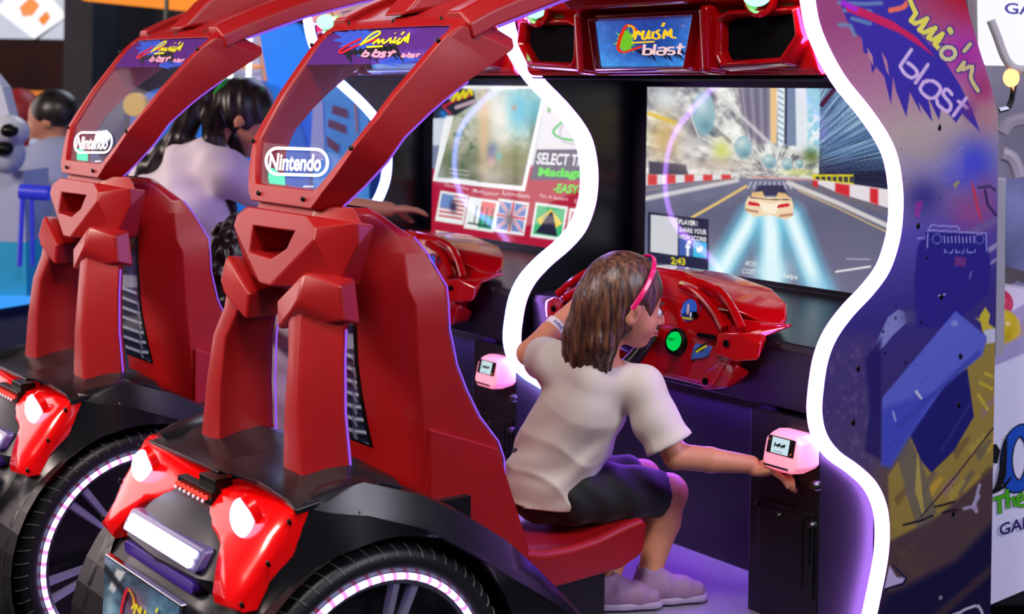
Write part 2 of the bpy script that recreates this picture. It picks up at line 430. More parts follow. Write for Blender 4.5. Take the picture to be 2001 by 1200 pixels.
# ================================================================ materials of the machines
M_ = {}
M_['red'] = mat('moulded_red_plastic', (165, 8, 14), rough=.42, coat=.10, noise=(9, .06, (1, 1, 1)), spec=.62)
M_['gloss_red'] = mat('glossy_red_plastic', (176, 4, 10), rough=.12, coat=.9)
M_['black'] = mat('black_satin_board', (14, 14, 19), rough=.38, noise=(14, .25, (1, 1, 1)))
M_['inner'] = mat('dark_laminate', (22, 20, 30), rough=.30, noise=(10, .2, (1, 1, 1)))
M_['fender'] = mat('black_moulded_plastic', (20, 21, 25), rough=.30, noise=(12, .2, (1, 1, 1)))
M_['grey'] = mat('charcoal_plastic', (48, 48, 58), rough=.42, noise=(9, .1, (1, 1, 1)))
M_['rubber'] = mat('tyre_rubber', (25, 26, 29), rough=.42, bump=(140, .1, .002))
M_['groove_glint'] = mat('tyre_groove_glint', (112, 112, 108), rough=.4)  # pale grey stands for reflections in the tyre grooves
M_['spoke'] = mat('satin_spoke', (178, 176, 205), rough=.28, metal=.55)
M_['chrome'] = mat('chrome', (205, 208, 222), rough=.14, metal=1)
M_['steel'] = mat('bolt_steel', (90, 92, 84), rough=.3, metal=.9)
M_['bolt'] = mat('dark_bolt', (26, 26, 22), rough=.3, metal=.6)
M_['void'] = mat('speaker_mesh', (3, 3, 8), rough=.85, spec=.1, bump=(900, .5, .002))
M_['neon'] = emis('neon_violet_white', (.48, .20, 1.0), 15)
M_['neon_blue'] = emis('neon_blue_white', (.28, .34, 1.0), 14)
M_['dots_v'] = emis('violet_light_dots', (.40, .13, 1.0), 34)
M_['pink'] = emis('pink_light_channel', (1.0, .03, .22), 1.15)
M_['pinkdot'] = emis('pink_light_dots', (1.0, .30, .62), 5)
M_['edge'] = emis('thin_violet_light', (.32, .10, .85), 1.0)
M_['green'] = emis('green_lamp', (.08, 1.0, .30), 9.0)
M_['green_btn'] = emis('green_button', (.0, .50, .07), 1.3)
M_['btn_txt'] = mat('button_lettering', (2, 60, 14), rough=.5)
M_['tail'] = mat('tail_lamp_red', (225, 4, 8), rough=.20, coat=.5, emit=(230, 6, 4), es=.22)
M_['lampwhite'] = emis('tail_lamp_white', (.62, .66, 1.0), 4.5)
M_['barwhite'] = emis('rear_light_bar', (.86, .78, 1.0), 3.2)
M_['barcase'] = mat('light_bar_lens', (96, 90, 130), rough=.15, coat=.5, emit=(120, 90, 220), es=.10)
M_['recess'] = mat('rear_recess_plastic', (62, 30, 140), rough=.35)
M_['ledw'] = emis('wheel_led_white', (.55, .52, 1.0), 5.0)
M_['ledp'] = emis('wheel_led_pink', (1.0, .16, .42), 2.6)
M_['ledr'] = emis('small_red_led', (1.0, .04, .03), 2.2)
M_['reader'] = mat('card_reader_body', (250, 190, 205), rough=.3, emit=(255, 128, 158), es=.75)
M_['reader2'] = mat('card_reader_side', (245, 150, 215), rough=.3, emit=(252, 170, 240), es=1.0)
M_['lcd'] = emis('reader_screen', (.62, .80, .88), .95)
M_['ink'] = mat('black_ink', (18, 20, 34), rough=.5)
M_['orange'] = mat('orange_print', (220, 130, 50), rough=.5)
M_['deckplate'] = None
M_['w_ink'] = mat('white_print', (238, 232, 245), rough=.35, emit=(235, 228, 250), es=.30)
M_['y_ink'] = mat('yellow_print', (225, 215, 40), rough=.4, emit=(225, 215, 30), es=.25)
M_['r_ink'] = mat('red_print', (205, 24, 50), rough=.4, emit=(205, 24, 50), es=.2)
M_['p_ink'] = mat('pink_print', (235, 160, 190), rough=.4, emit=(235, 160, 190), es=.2)
M_['pv_ink'] = mat('violet_window_print', (96, 44, 150), rough=.3, emit=(80, 34, 140), es=.18)
M_['bl_ink'] = mat('blue_window_print', (60, 90, 205), rough=.3, emit=(50, 80, 200), es=.25)
M_['pane'] = glass_mat('tinted_window', tint=(.82, .84, .95), gloss=.05, rough=.04, base=.06, basec=(.30, .26, .50))
M_['art'] = attr_mat('printed_side_artwork', 'diff', rough=.38, coat=.12)
M_['screen'] = attr_mat('lit_screen', 'emit', 1.0, rough=.07, coat=.0)
M_['print'] = attr_mat('printed_panel', 'diff', rough=.2, coat=.5)
def bumpy_plate():
    m = mat('diamond_tread_plate', (176, 168, 190), rough=.28, metal=.35)
    nt = m.node_tree; b = nt.nodes['Principled BSDF']
    tc = nt.nodes.new('ShaderNodeTexCoord'); mp = nt.nodes.new('ShaderNodeMapping'); mp.inputs['Rotation'].default_value[2] = .0
    br = nt.nodes.new('ShaderNodeTexBrick'); br.inputs['Scale'].default_value = 30; br.inputs['Mortar Size'].default_value = .028; br.inputs['Mortar Smooth'].default_value = .6
    br.inputs['Brick Width'].default_value = .95; br.inputs['Row Height'].default_value = .42
    bp = nt.nodes.new('ShaderNodeBump'); bp.invert = True; bp.inputs['Strength'].default_value = .9; bp.inputs['Distance'].default_value = .004
    nt.links.new(tc.outputs['Object'], mp.inputs[0]); nt.links.new(mp.outputs[0], br.inputs[0]); nt.links.new(br.outputs['Fac'], bp.inputs['Height']); nt.links.new(bp.outputs[0], b.inputs['Normal'])
    return m
M_['deckplate'] = bumpy_plate()
# logo strokes in a unit frame (x to the right 0..1, y up 0..1)
C_SWOOSH = smooth([(.30,.80),(.22,.95),(.13,.98),(.06,.80),(.0,.50),(-.02,.26),(.05,.13),(.16,.16),(.40,.30)], 4)
C_LET = [smooth([(.14,.98),(.24,.92),(.27,.74),(.22,.62)], 3), smooth([(.27,.52),(.33,.80),(.37,.66),(.43,.80)], 3),
         smooth([(.43,.80),(.41,.56),(.47,.54),(.53,.80),(.51,.56),(.56,.56)], 3), smooth([(.60,.76),(.58,.56),(.63,.56)], 3),
         smooth([(.71,.80),(.65,.74),(.70,.64),(.70,.55),(.62,.52)], 3), [(.78,1.02),(.75,.90)],
         smooth([(.77,.52),(.80,.80),(.84,.60),(.90,.82),(.90,.58),(.99,.54)], 3), [(.22,.42),(.62,.44)]]
B_LET = [[(.45,.36),(.43,.03)], smooth([(.43,.05),(.55,.05),(.56,.20),(.44,.21)], 3), [(.63,.36),(.61,.03)],
         smooth([(.68,.23),(.80,.24),(.79,.04),(.68,.04),(.68,.14),(.79,.14)], 3), smooth([(.96,.24),(.86,.24),(.86,.15),(.95,.13),(.94,.04),(.84,.04)], 3),
         [(1.06,.36),(1.03,.05),(1.08,.03)], [(.99,.25),(1.13,.25)]]
def logo(mb, f, mc=0, my=1, mw=2, dots=None, wc=.05, wl=.045):
    if dots is not None:
        for a in range(13):
            t = a / 13 * 2 * math.pi; r = .20 + .12 * ((a * 7) % 5) / 4
            ribbon(mb, [(.05, .45), (.05 + r * math.cos(t) * .9, .45 + r * math.sin(t) * 1.5)], [.13, .02], f, dots[0])
        for k in range(9):
            ribbon(mb, [(.30 + k * .08, .30), (.42 + k * .09, -.02 - .16 * ((k * 3) % 4) / 3)], [.12, .01], f, dots[1])
    ribbon(mb, C_SWOOSH, wc * 1.25, f, mc)
    for s_ in C_LET: ribbon(mb, s_, wl, f, my)
    for s_ in B_LET: ribbon(mb, s_, wl, f, mw)
# ---------------------------------------------------------------- front edge of the side panels (Y, Z)
EDGE = [(-.50,1.85),(-.49,1.70),(-.478,1.60),(-.45,1.52),(-.372,1.425),(-.27,1.345),(-.20,1.28),(-.163,1.225),(-.143,1.15),(-.142,1.08),(-.155,1.02),
        (-.19,.955),(-.25,.905),(-.32,.862),(-.378,.815),(-.41,.765),(-.425,.70),(-.428,.645),(-.41,.595),(-.365,.55),(-.29,.505),(-.225,.455),(-.185,.395),(-.172,.33),(-.178,.26),(-.205,.17),(-.235,.08),(-.26,0),(-.28,-.1),(-.288,-.145)]
EDGE = smooth(EDGE, 4)
BACK = [(.255,-.145),(.255,1.25),(.25,1.335),(.21,1.42),(.166,1.495),(.10,1.62),(.0,1.74),(-.1,1.85)]
def yedge(z):
    e = sorted((b, a) for a, b in EDGE); return float(np.interp(z, [a for a, _ in e], [b for _, b in e]))
def yback(z): return float(np.interp(z, [b for _, b in BACK], [a for a, _ in BACK]))
root = empty('racing_arcade_machine', (0, -.8, -.145))
def P(name, mb, m, **k): return part(name, mb, m, root, **k)
def S(name, mb, m, par, **k): return sub(name, mb, m, par, root, **k)
# ---------------------------------------------------------------- cabinet
def side_panel(sx):
    mb = MB(); x0, x1 = (.541, .568) if sx > 0 else (-.568, -.541)
    pts = [(x0, y, z) for y, z in EDGE] + [(x0, y, z) for y, z in BACK]
    mb.prism(pts, (x1 - x0, 0, 0)); p = P('side_panel', mb, M_['inner'])
    # neon along the front edge: rounded strip standing proud of the edge
    nb = MB(); rings = []
    E = [e for e in EDGE if (e[1] < 1.86)]
    for i, (y, z) in enumerate(E):
        a = E[max(i-1, 0)]; b = E[min(i+1, len(E)-1)]; dy, dz = b[0]-a[0], b[1]-a[1]; l = math.hypot(dy, dz)
        ny, nz = (dz / l, -dy / l)
        if ny > 0: ny, nz = -ny, -nz
        rings.append([(x0, y, z), (x0, y + ny*.016, z + nz*.016), ((x0*.8+x1*.2), y + ny*.025, z + nz*.025), ((x0*.2+x1*.8), y + ny*.025, z + nz*.025), (x1+.0032*(sx > 0), y + ny*.016, z + nz*.016), (x1+.0032*(sx > 0), y, z)])
    nb.loft(rings); S('neon_strip', nb, M_['neon'] if sx > 0 else M_['neon'], p, smooth=True)
    xi = x0 if sx > 0 else x1; si = -1 if sx > 0 else 1
    # lamp dots on the inner face, bottom bulge
    db = MB()
    zz = -.08
    while zz < .52:
        y = yedge(zz) + .014; db.ell((xi + si*.003, y, zz), (.004, .008, .008), nu=8, nv=6); zz += .021
    S('light_dots', db, M_['dots_v'], p, smooth=True)
    cb = MB(); rings = []; zz = 1.80; db = MB()
    while zz > 1.425:
        y = yedge(zz); rings.append([(xi + si*.002, y + .008, zz), (xi + si*.010, y + .014, zz), (xi + si*.010, y + .058, zz), (xi + si*.002, y + .064, zz)])
        db.ell((xi + si*.013, y + .036, zz), (.004, .008, .008), nu=8, nv=6); zz -= .0215
    cb.loft(rings); S('light_channel', cb, M_['pink'], p); S('channel_dots', db, M_['pinkdot'], p, smooth=True)
    for y, z in [(-.10, .46), (-.03, .36), (-.10, .24), (-.02, .12)]:
        sb = MB(); sb.ell((xi + si*.002, y, z), (.005, .008, .008), nu=10, nv=6); S('panel_screw', sb, M_['steel'], p, smooth=True)
    if sx > 0:
        for y, z in [(-.30,.735),(-.315,.61),(.0,1.30),(.02,.88),(.085,.33),(.10,.60),(-.08,1.06)]:
            hb = MB(); hb.ell((x1 + .001, y, z), (.004, .008, .009), nu=10, nv=6); S('panel_screw', hb, M_['bolt'], p, smooth=True)
    return p
pR = side_panel(1); pL = side_panel(-1)
# monitor housing
b = MB()
W_, Z0, Z1 = .475, .860, 1.395
b.box((-.54, .012, .78), (.54, .10, 1.60))
b.box((-.54, -.004, Z1), (.54, .02, 1.44)); b.box((-.54, -.004, .80), (.54, .02, Z0)); b.box((-.54, -.004, Z0), (-W_, .02, Z1)); b.box((W_, -.004, Z0), (.54, .02, Z1))
b.box((-.54, -.018, .835), (.54, -.002, .850))
P('monitor_bezel', b, M_['black'], bevel=.002)
b = MB(); b.loft([[(x, -.03, .838), (x, -.385, .782), (x, -.392, .765), (x, -.385, .622), (x, -.30, .61), (x, .02, .60), (x, .02, .84)] for x in (-.539, .539)])
P('dash_shelf', b, M_['inner'], bevel=.004)
b = MB(); b.box((-.54, -.19, -.145), (.54, -.17, .615)); P('kick_panel', b, M_['inner'])
b = MB(); b.loft([[(x, .105, -.145), (x, .245, -.145), (x, .245, 1.24), (x, .20, 1.41), (x, .105, 1.56)] for x in (-.54, .54)]); P('cabinet_back', b, M_['black'])
b = MB(); b.box((-.53, -1.25, .098), (.53, -.19, .12)); P('tread_plate', b, M_['deckplate'])
b = MB(); b.box((-.50, -1.25, -.145), (.50, -.25, .0975)); P('floor_base', b, M_['black'])
# pedestal with the card reader
b = MB(); b.box((.325, -.398, -.145), (.5395, -.191, .612)); ped = P('coin_pedestal', b, M_['black'], bevel=.004)
b = MB(); b.box((.355, -.404, .20), (.53, -.398, .40)); b.box((.365, -.408, .215), (.50, -.404, .385)); S('coin_door', b, M_['black'], ped, bevel=.002)
b = MB()
for x, z, r in [(.543-.008, .468, .013), (.43, .375, .009), (.528, .375, .010), (.527, .10, .014), (.36, .385, .007)]:
    b = MB(); b.lathe([(0, -.018), (r*.6, -.018), (r, -.010), (r, 0)], (x, -.398, z), (0, 1, 0), n=16); S('lock_knob', b, M_['steel'], ped, smooth=True)
b = MB(); b.box((.512, -.4075, .28), (.520, -.4045, .39)); b.box((.44, -.4075, .386), (.52, -.4045, .391)); S('door_edge', b, M_['fender'], ped)
# reader: rounded slanting box
def reader():
    b = MB(); x0, x1 = .425, .541
    ring = lambda y, z0, z1, xa, xb, r: [(xa+r, y, z0), (xb-r, y, z0), (xb, y, z0+r), (xb, y, z1-r), (xb-r, y, z1), (xa+r, y, z1), (xa, y, z1-r), (xa, y, z0+r)]
    back = ring(-.398, .505, .585, x0+.010, x1, .012)
    def tilt(r, dz): return [(x, y - (.592 - z) * dz, z) for x, y, z in r]
    b.loft([back, tilt(ring(-.424, .498, .587, x0+.002, x1, .014), .15), tilt(ring(-.444, .498, .582, x0, x1-.010, .016), .24), tilt(ring(-.449, .504, .577, x0+.006, x1-.018, .014), .24)])
    rd = S('card_reader', b, [M_['reader']], ped, bevel=.006, seg=4)
    return rd
rd = reader()
def rp(u, v, o=0):                       # point on the reader's slanted face, u 0..1 across, v 0..1 up
    x = .434 + u*.084; z = .506 + v*.070; return (x, -.4495 - (.592 - z)*.24 - .0012 - o, z)
L_ = root.location
b = MB(); b.add([rp(.02,.42), rp(1.0,.42), rp(1.0,.98), rp(.02,.98)], [(0,1,2,3)], 0)
b.add([rp(.18,.45,.0006), rp(.80,.45,.0006), rp(.80,.95,.0006), rp(.18,.95,.0006)], [(0,1,2,3)], 1)
f = lambda u, v: rp(.28+.40*u, .58+.28*v, .0012)
for k in range(9): ribbon(b, smooth([(k*.11, .2+.5*((k*5) % 3)/3), (k*.11+.08, .75-.3*((k*3) % 4)/4), (k*.11+.02, .35)], 3), .10, f, 2)
ribbon(b, [(0, 0), (1, 0)], .5, lambda u, v: rp(.28+.34*u, .52+.04*v, .0012), 4)
ribbon(b, [(.0,.1),(.05,.4)], .05, lambda u, v: rp(.06+u*.8, .80+v*.2, .001), 3); ribbon(b, [(.0,.1),(.05,.5)], .06, lambda u, v: rp(.88+u*.8, .46+v*.2, .001), 3)
b.box((.440, -.4785, .508), (.512, -.4735, .5115), 2)
S('reader_display', b, [M_['bolt'], M_['lcd'], M_['ink'], M_['orange'], mat('lcd_grey', (120, 150, 170))], ped, fixn=False)
# ---------------------------------------------------------------- header
hs = MB()
prof = [(-.285,1.428),(-.412,1.419),(-.428,1.430),(-.440,1.48),(-.438,1.56),(-.435,1.585),(-.49,1.60),(-.50,1.66),(-.50,1.85),(-.12,1.85),(-.02,1.73),(.0,1.60),(.0,1.428)]
hs.loft([[(x, y, z) for y, z in prof] for x in (-.538, -.52, .52, .538)])
hdr = P('header_shell', hs, M_['gloss_red'], bevel=.012, seg=3)
b = MB(); b.box((-.54, -.405, 1.412), (.54, .01, 1.4175)); S('header_underboard', b, mat('dark_underboard', (5, 5, 12), rough=.8, spec=.05), hdr)
b = MB(); b.tube([(-.50, -.235, .602), (.31, -.235, .602)], .005, n=8); P('added_underglow', b, emis('added_underglow_violet', (.30, .07, 1.0), 190), smooth=True)  # hidden violet tube, added to light the tread plate
b = MB(); b.box((-.52, -.214, .574), (.315, -.208, .612)); P('added_glow_shield', b, M_['black'])  # unseen strip added to keep the violet glow off the kick panel
def ringtube(poly, y, r, depth, mb, k=.0):
    # raised lip round an outline in X,Z at depth y
    n = len(poly); c = (sum(p[0] for p in poly)/n, sum(p[1] for p in poly)/n)
    def sc(s, d): return [((p[0]-c[0])*s[0]+c[0], y-d+k*abs(p[0]), (p[1]-c[1])*s[1]+c[1]) for p in poly]
    rings = [sc((1+r*2.0, 1+r*3.8), -depth), sc((1+r*1.5, 1+r*2.7), depth*.55), sc((1+r*.75, 1+r*1.5), depth), sc((1, 1), depth*.45), sc((.98, .97), -depth*.6)]
    mb.loft(rings, cap=False)
SPK = [(.275,1.476),(.290,1.455),(.460,1.462),(.505,1.512),(.495,1.562),(.310,1.560),(.275,1.550)]
MQ = [(-.160,1.443),(.160,1.443),(.188,1.565),(-.188,1.565)]
for sx in (1, -1):
    b = MB(); ringtube([(p[0]*sx, p[1]) for p in SPK], -.452, .13, .030, b); S('speaker_rim', b, M_['gloss_red'], hdr, bevel=.006, seg=3)
    b = MB(); b.add([(p[0]*sx, -.446, p[1]) for p in SPK], [tuple(range(len(SPK)))]); S('speaker_grille', b, M_['void'], hdr)
    b = MB(); b.hull([(sx*x, y, z) for x, y, z in [(.205,-.43,1.42),(.205,-.43,1.60),(.262,-.43,1.42),(.262,-.43,1.60),(.222,-.485,1.425),(.222,-.50,1.59),(.25,-.485,1.425),(.25,-.50,1.59)]])
    S('header_rib', b, M_['gloss_red'], hdr, bevel=.012, seg=3)
    b = MB(); b.ell((sx*.415, -.50, 1.604), (.034, .030, .024), nu=20, nv=12); S('green_lamp', b, M_['green'], hdr, smooth=True)
    b = MB(); b.lathe([(.036,-.01),(.048,0),(.050,.014),(.040,.020),(.034,.012)], (sx*.415, -.478, 1.604), (0, -1, 0), n=24); S('lamp_ring', b, M_['gloss_red'], hdr, smooth=True)
b = MB(); ringtube(MQ, -.470, .06, .024, b); S('marquee_rim', b, M_['gloss_red'], hdr, bevel=.005, seg=3)
b = MB(); b.hull([(x, y, z) for x in (-.20, .20) for y, z in [(-.43,1.425),(-.462,1.428),(-.468,1.585),(-.43,1.585)]]); S('marquee_box', b, M_['gloss_red'], hdr, bevel=.006)
b = MB(); b.hull([(x, y, z) for x, y, z in [(-.24,-.44,1.60),(.24,-.44,1.60),(-.22,-.54,1.592),(.22,-.54,1.592),(-.25,-.56,1.63),(.25,-.56,1.63),(-.25,-.44,1.66),(.25,-.44,1.66)]]); S('header_visor', b, M_['gloss_red'], hdr, bevel=.012, seg=3)
def mq_paint(p):
    x, y = p.x, p.y
    t = np.clip((y-35)/95, 0, 1)
    p.c = p.grad(t, [(0, (42, 62, 150)), (.3, (34, 92, 190)), (1, (60, 150, 235))])
    p.put(np.clip(np.abs(x-1262)/95-.35, 0, 1)*.5, (120, 190, 255)); p.blob(1262, 88, 62, 34, (28, 44, 120), .75)
    p.c = p.c * (.85+.3*fbm(x/9, y/9, 3))[:, None]
    for k in range(15):
        a = k*2*math.pi/15; r = 17+9*((k*7) % 5)/4; p.poly([(1222+4*math.cos(a+1.5), 80+6*math.sin(a+1.5)), (1222+r*math.cos(a), 80+1.25*r*math.sin(a)), (1222+4*math.cos(a-1.5), 80+6*math.sin(a-1.5))], (112, 196, 40))
    p.disc(1222, 80, 14, 20, (112, 196, 40))
    for k in range(9): p.poly([(1240+k*10, 98), (1253+k*10, 98), (1262+k*11, 112+(k*5) % 13)], (14, 14, 40))
lm = lambda u, v: (-.125 + u*.250, -.4745, 1.458 + v*.098)
gx = np.linspace(-.185, .185, 150); gz = np.linspace(1.444, 1.564, 60)
G = np.array([[(x*(1-.14*(1.564-z)/.12), -.4735, z) for z in gz] for x in gx])
mqo = painted_grid('marquee', G, None, mq_paint, attr_mat('lit_marquee', 'emit', 1.0, rough=.15), root, parent=hdr)
b = MB(); f3 = lambda u, v: (-.088 + u*.215, -.4748, 1.470 + v*.082)
logo(b, f3, 0, 1, 2, None, .05, .05)
put_text(b, 'TM', lambda u, v: (.14+.012*u, -.4748, 1.540+.006*v), 3)
S('marquee_logo', b, [emis('logo_red', (.8, .03, .01), 1.0), emis('logo_yellow', (1.0, .62, .02), 1.0), emis('logo_pink', (.95, .62, .66), 1.0), M_['w_ink']], mqo, fixn=False)
# ---------------------------------------------------------------- steering pod
pod = MB()
def mir(pts): return [(-x, y, z) for x, y, z in pts] + list(pts)
pod.hull(mir([(.27,-.485,.655),(.33,-.465,.745),(.30,-.47,.78),(.20,-.42,.86),(.06,-.40,.885),(.25,-.36,.66),(.30,-.33,.83)]))
podo = P('steering_pod', pod, M_['gloss_red'], bevel=.012, seg=3)
b = MB(); b.hull(mir([(.385,-.335,.828),(.385,-.37,.805),(.345,-.29,.858),(.27,-.26,.885),(.12,-.25,.905),(.06,-.385,.915),(.20,-.405,.89),(.30,-.43,.845),(.33,-.30,.80),(.10,-.26,.84)]))
S('pod_hood', b, M_['gloss_red'], podo, bevel=.010, seg=3)
for sx in (1, -1):
    b = MB(); b.hull([(sx*x, y, z) for x, y, z in [(.30,-.45,.80),(.405,-.325,.818),(.36,-.44,.80),(.30,-.42,.828),(.36,-.40,.82),(.31,-.36,.78),(.36,-.45,.775)]]); S('pod_wing', b, M_['gloss_red'], podo, bevel=.004)
    b = MB(); b.hull([(sx*x, y, z) for x, y, z in [(.295,-.485,.80),(.345,-.47,.805),(.295,-.50,.745),(.35,-.485,.735),(.405,-.452,.785),(.40,-.455,.742),(.30,-.42,.73),(.39,-.41,.80)]]); S('pod_block', b, M_['gloss_red'], podo, bevel=.006)
    b = MB(); b.hull([(sx*x, y, z) for x, y, z in [(.25,-.485,.70),(.30,-.485,.735),(.33,-.45,.72),(.29,-.45,.655),(.22,-.47,.64),(.33,-.40,.70),(.28,-.38,.66)]]); S('pod_block', b, M_['gloss_red'], podo, bevel=.008)
    for q in ([(.10,-.418,.885),(.17,-.43,.875),(.24,-.448,.845),(.30,-.468,.805)], [(.17,-.42,.90),(.24,-.425,.885),(.30,-.44,.85),(.345,-.455,.81)]):
        b = MB(); b.tube(smooth([(sx*x, y, z) for x, y, z in q], 5), .011, n=10); S('pod_rail', b, M_['gloss_red'], podo, smooth=True)
    for x, y, z in [(.325,-.487,.775),(.255,-.484,.672),(.185,-.452,.822)]:
        b = MB(); b.lathe([(0,0),(.008,0),(.009,.004)], (sx*x, y-.004, z), (0, 1, 0), n=14); S('pod_hole', b, M_['void'], podo)
    b = MB(); b.hull([(sx*x, y, z) for x, y, z in [(.215,-.472,.785),(.285,-.480,.788),(.215,-.478,.776),(.285,-.486,.778),(.25,-.45,.78)]]); S('pod_slot', b, M_['void'], podo)
def podp(x, z, o=0.0): return (x, -.485 + (z-.655)*.29 + min(0, 0) - o, z)
# start button, sticker, round display
def podface(px, py, o=.006):
    z = .76
    for _ in range(40):
        q = at(px, py, Y=-.4935 + (z-.655)*.30 - o); z = .5*z + .5*q[2]
    return q
c = podface(1322, 668, .012)
b = MB(); b.lathe([(.0,.022),(.016,.020),(.023,.012),(.025,0)], c, (0, -1, .28), n=28); bt = S('start_button', b, M_['green_btn'], podo, smooth=True)
b = MB(); b.lathe([(.025,.010),(.033,.008),(.036,-.004),(.036,-.03)], c, (0, -1, .28), n=28); S('button_ring', b, M_['bolt'], podo, smooth=True)
b = MB(); put_text(b, 'START', lambda u, v: (c[0]-.017+.034*u, c[1]-.0235+.003*abs(u-.5), c[2]+.005+.008*v), 0, .02); S('button_word', b, M_['btn_txt'], bt, fixn=False)
b = MB(); st_ = [podface(*p, o=.010) for p in [(1349,703),(1383,697),(1395,672),(1392,655),(1366,660),(1355,680)]]
b.prism(st_, (0, .004, 0)); skr = S('pod_sticker', b, mat('blue_sticker', (70, 108, 190), rough=.25, noise=(25, .5, (1, 1, 1))), podo)
b = MB(); fs = lambda u, v: podface(1352+38*u, 699-38*v, .0115)
ribbon(b, [(.12,.35),(.45,.45),(.8,.8)], [.05,.28,.08], fs, 0); ribbon(b, [(.2,.3),(.75,.62)], .12, fs, 1); S('sticker_picture', b, [M_['ink'], M_['y_ink']], skr, fixn=False)
b = MB(); c2 = podface(1348, 607, .004)
def vent_paint(p):
    x, y = p.x, p.y; p.c = p.grad(np.clip((y-585)/45, 0, 1), [(0, (40, 96, 200)), (.5, (50, 110, 220)), (1, (24, 34, 110))])
    p.disc(1364, 604, 16, 26, (34, 150, 90), .3); p.disc(1352, 606, 17, 24, (38, 84, 190), .3); p.disc(1349, 625, 20, 16, (18, 28, 100), .2)
    p.line([(1345, 596), (1344, 612)], 4, (220, 170, 150)); p.line([(1332, 621), (1350, 623)], 4, (190, 170, 40)); p.line([(1350, 612), (1349, 618)], 3, (220, 220, 230))
rr = np.linspace(0, 1, 14); aa = np.linspace(0, 2*math.pi, 49)
c2v = Vector(c2); G = np.array([[tuple(c2v + Vector((.026*r*math.cos(a), -.003 + .009*r*math.sin(a), .030*r*math.sin(a)))) for a in aa] for r in rr])
painted_grid('pod_display', G, None, vent_paint, attr_mat('pod_display_lit', 'emit', .8, rough=.1), root, parent=podo)
b = MB(); b.lathe([(.026,.0),(.030,.006),(.033,.0)], c2, (0, -1, .28), n=30); S('display_ring', b, M_['gloss_red'], podo, smooth=True)
# steering wheel
WC = Vector((-.02, -.545, .770)); WN = Vector((0, -.86, .5)).normalized(); WU = Vector((1, 0, 0)); WV = WN.cross(WU)
b = MB(); pth = [WC + (WU*math.cos(a) + WV*math.sin(a))*.140 for a in np.linspace(0, 2*math.pi, 41)]
b.tube(pth, .017, n=12, cap=False); sw = P('steering_wheel', b, mat('wheel_grip', (14, 14, 20), rough=.35, coat=.3), smooth=True)
b = MB()
for a in (0, 2.2, 4.08): b.tube([WC + (WU*math.cos(a+.0)+WV*math.sin(a))*.02, WC + (WU*math.cos(a)+WV*math.sin(a))*.14], [.026, .013], n=8)
b.lathe([(0,.03),(.03,.028),(.045,.01),(.045,-.03)], WC, WN, n=24); S('wheel_spoke', b, M_['bolt'], sw, smooth=True)
b = MB(); b.tube([WC + (WU*math.cos(a)+WV*math.sin(a))*.124 + WN*.010 for a in np.linspace(0, 2*math.pi, 41)], .003, n=6, cap=False); S('wheel_trim', b, M_['chrome'], sw, smooth=True)
b = MB(); b.lathe([(0,.038),(.022,.036),(.024,.03)], WC, WN, n=20); S('wheel_badge', b, emis('blue_badge', (.05, .35, .8), 1.2), sw, smooth=True)
b = MB(); b.tube([WC - WN*.02, WC - WN*.16], .035, n=14); S('steering_column', b, M_['bolt'], sw, smooth=True)
# ---------------------------------------------------------------- canopy: window frame over the driver's back
OUT = [(0,1.119),(.132,1.119),(.150,1.135),(.190,1.190),(.224,1.250),(.240,1.310),(.252,1.370),(.266,1.440),(.276,1.505),(.262,1.534),(.200,1.536),(0,1.538)]
INN = [(0,1.158),(.122,1.158),(.136,1.168),(.170,1.212),(.196,1.252),(.212,1.310),(.222,1.365),(.236,1.440),(.250,1.494),(.240,1.506),(.190,1.508),(0,1.509)]
def dense(L, k=3):
    o = []
    for i in range(len(L)-1):
        for q in range(k): t = q/k; o.append((L[i][0]*(1-t)+L[i+1][0]*t, L[i][1]*(1-t)+L[i+1][1]*t))
    o.append(L[-1]); return o
OD, ID = dense(OUT), dense(INN)
def loopify(L): return L + [(-x, z) for x, z in reversed(L[1:-1])]
OL, IL = loopify(OD), loopify(ID)
FRONT = [(1.10,-1.480),(1.13,-1.455),(1.27,-1.372),(1.333,-1.305),(1.383,-1.240),(1.464,-1.112),(1.49,-1.108)]
def Yf(z): return float(np.interp(z, [p[0] for p in FRONT], [p[1] for p in FRONT]))
def fz(z): return float(np.interp(z, [1.11, 1.27, 1.40, 1.48, 1.505, 1.54], [1.105, 1.235, 1.352, 1.426, 1.460, 1.490]))
rings = []
for (xo, zo), (xi, zi) in zip(OL, IL):
    fo = fz(zo); fi = fz(zi) + .004
    rings.append([(xo*1.02, Yf(fo), fo), (xo, Yp(zo)+.012, zo), (xo*.985, Yp(zo), zo - .002 if zo > 1.3 else zo + .002), (xi*.4+xo*.6, Yp((zi+zo)/2)-.001, zi*.4+zo*.6), (xi*1.02, Yp(zi), zi), (xi, Yp(zi)+.006, zi), (xi*.985, Yp(zi)+.030, zi), (xi*1.0, Yf(fi), fi)])
rings.append(rings[0])
b = MB(); b.loft(rings, cap=False); wf = P('window_frame', b, M_['red'], bevel=.004, seg=2, merge=True)
# pane: follows the curved opening
zs = np.linspace(1.150, 1.515, 40)
def halfw(z): 
    z_ = [p[1] for p in INN[1:-1]]; return float(np.interp(z, z_, [p[0] for p in INN[1:-1]]))*1.02
b = MB(); b.sheet([[(u*halfw(z), Yp(z)+.010, z) for u in np.linspace(-1, 1, 9)] for z in zs]); pane = P('window_pane', b, M_['pane'], smooth=True)
b = MB(); b.sheet([[(u*halfw(z), Yp(z)+.0085, z) for u in np.linspace(-1, 1, 9)] for z in np.linspace(1.425, 1.512, 12)]); S('window_top_print', b, glass_mat('violet_print', tint=(.42,.22,.72), gloss=.05, base=.55, basec=(.16,.05,.36)), pane, smooth=True)
def pf(x, y): return onprof(x, y, .0065)
b = MB()
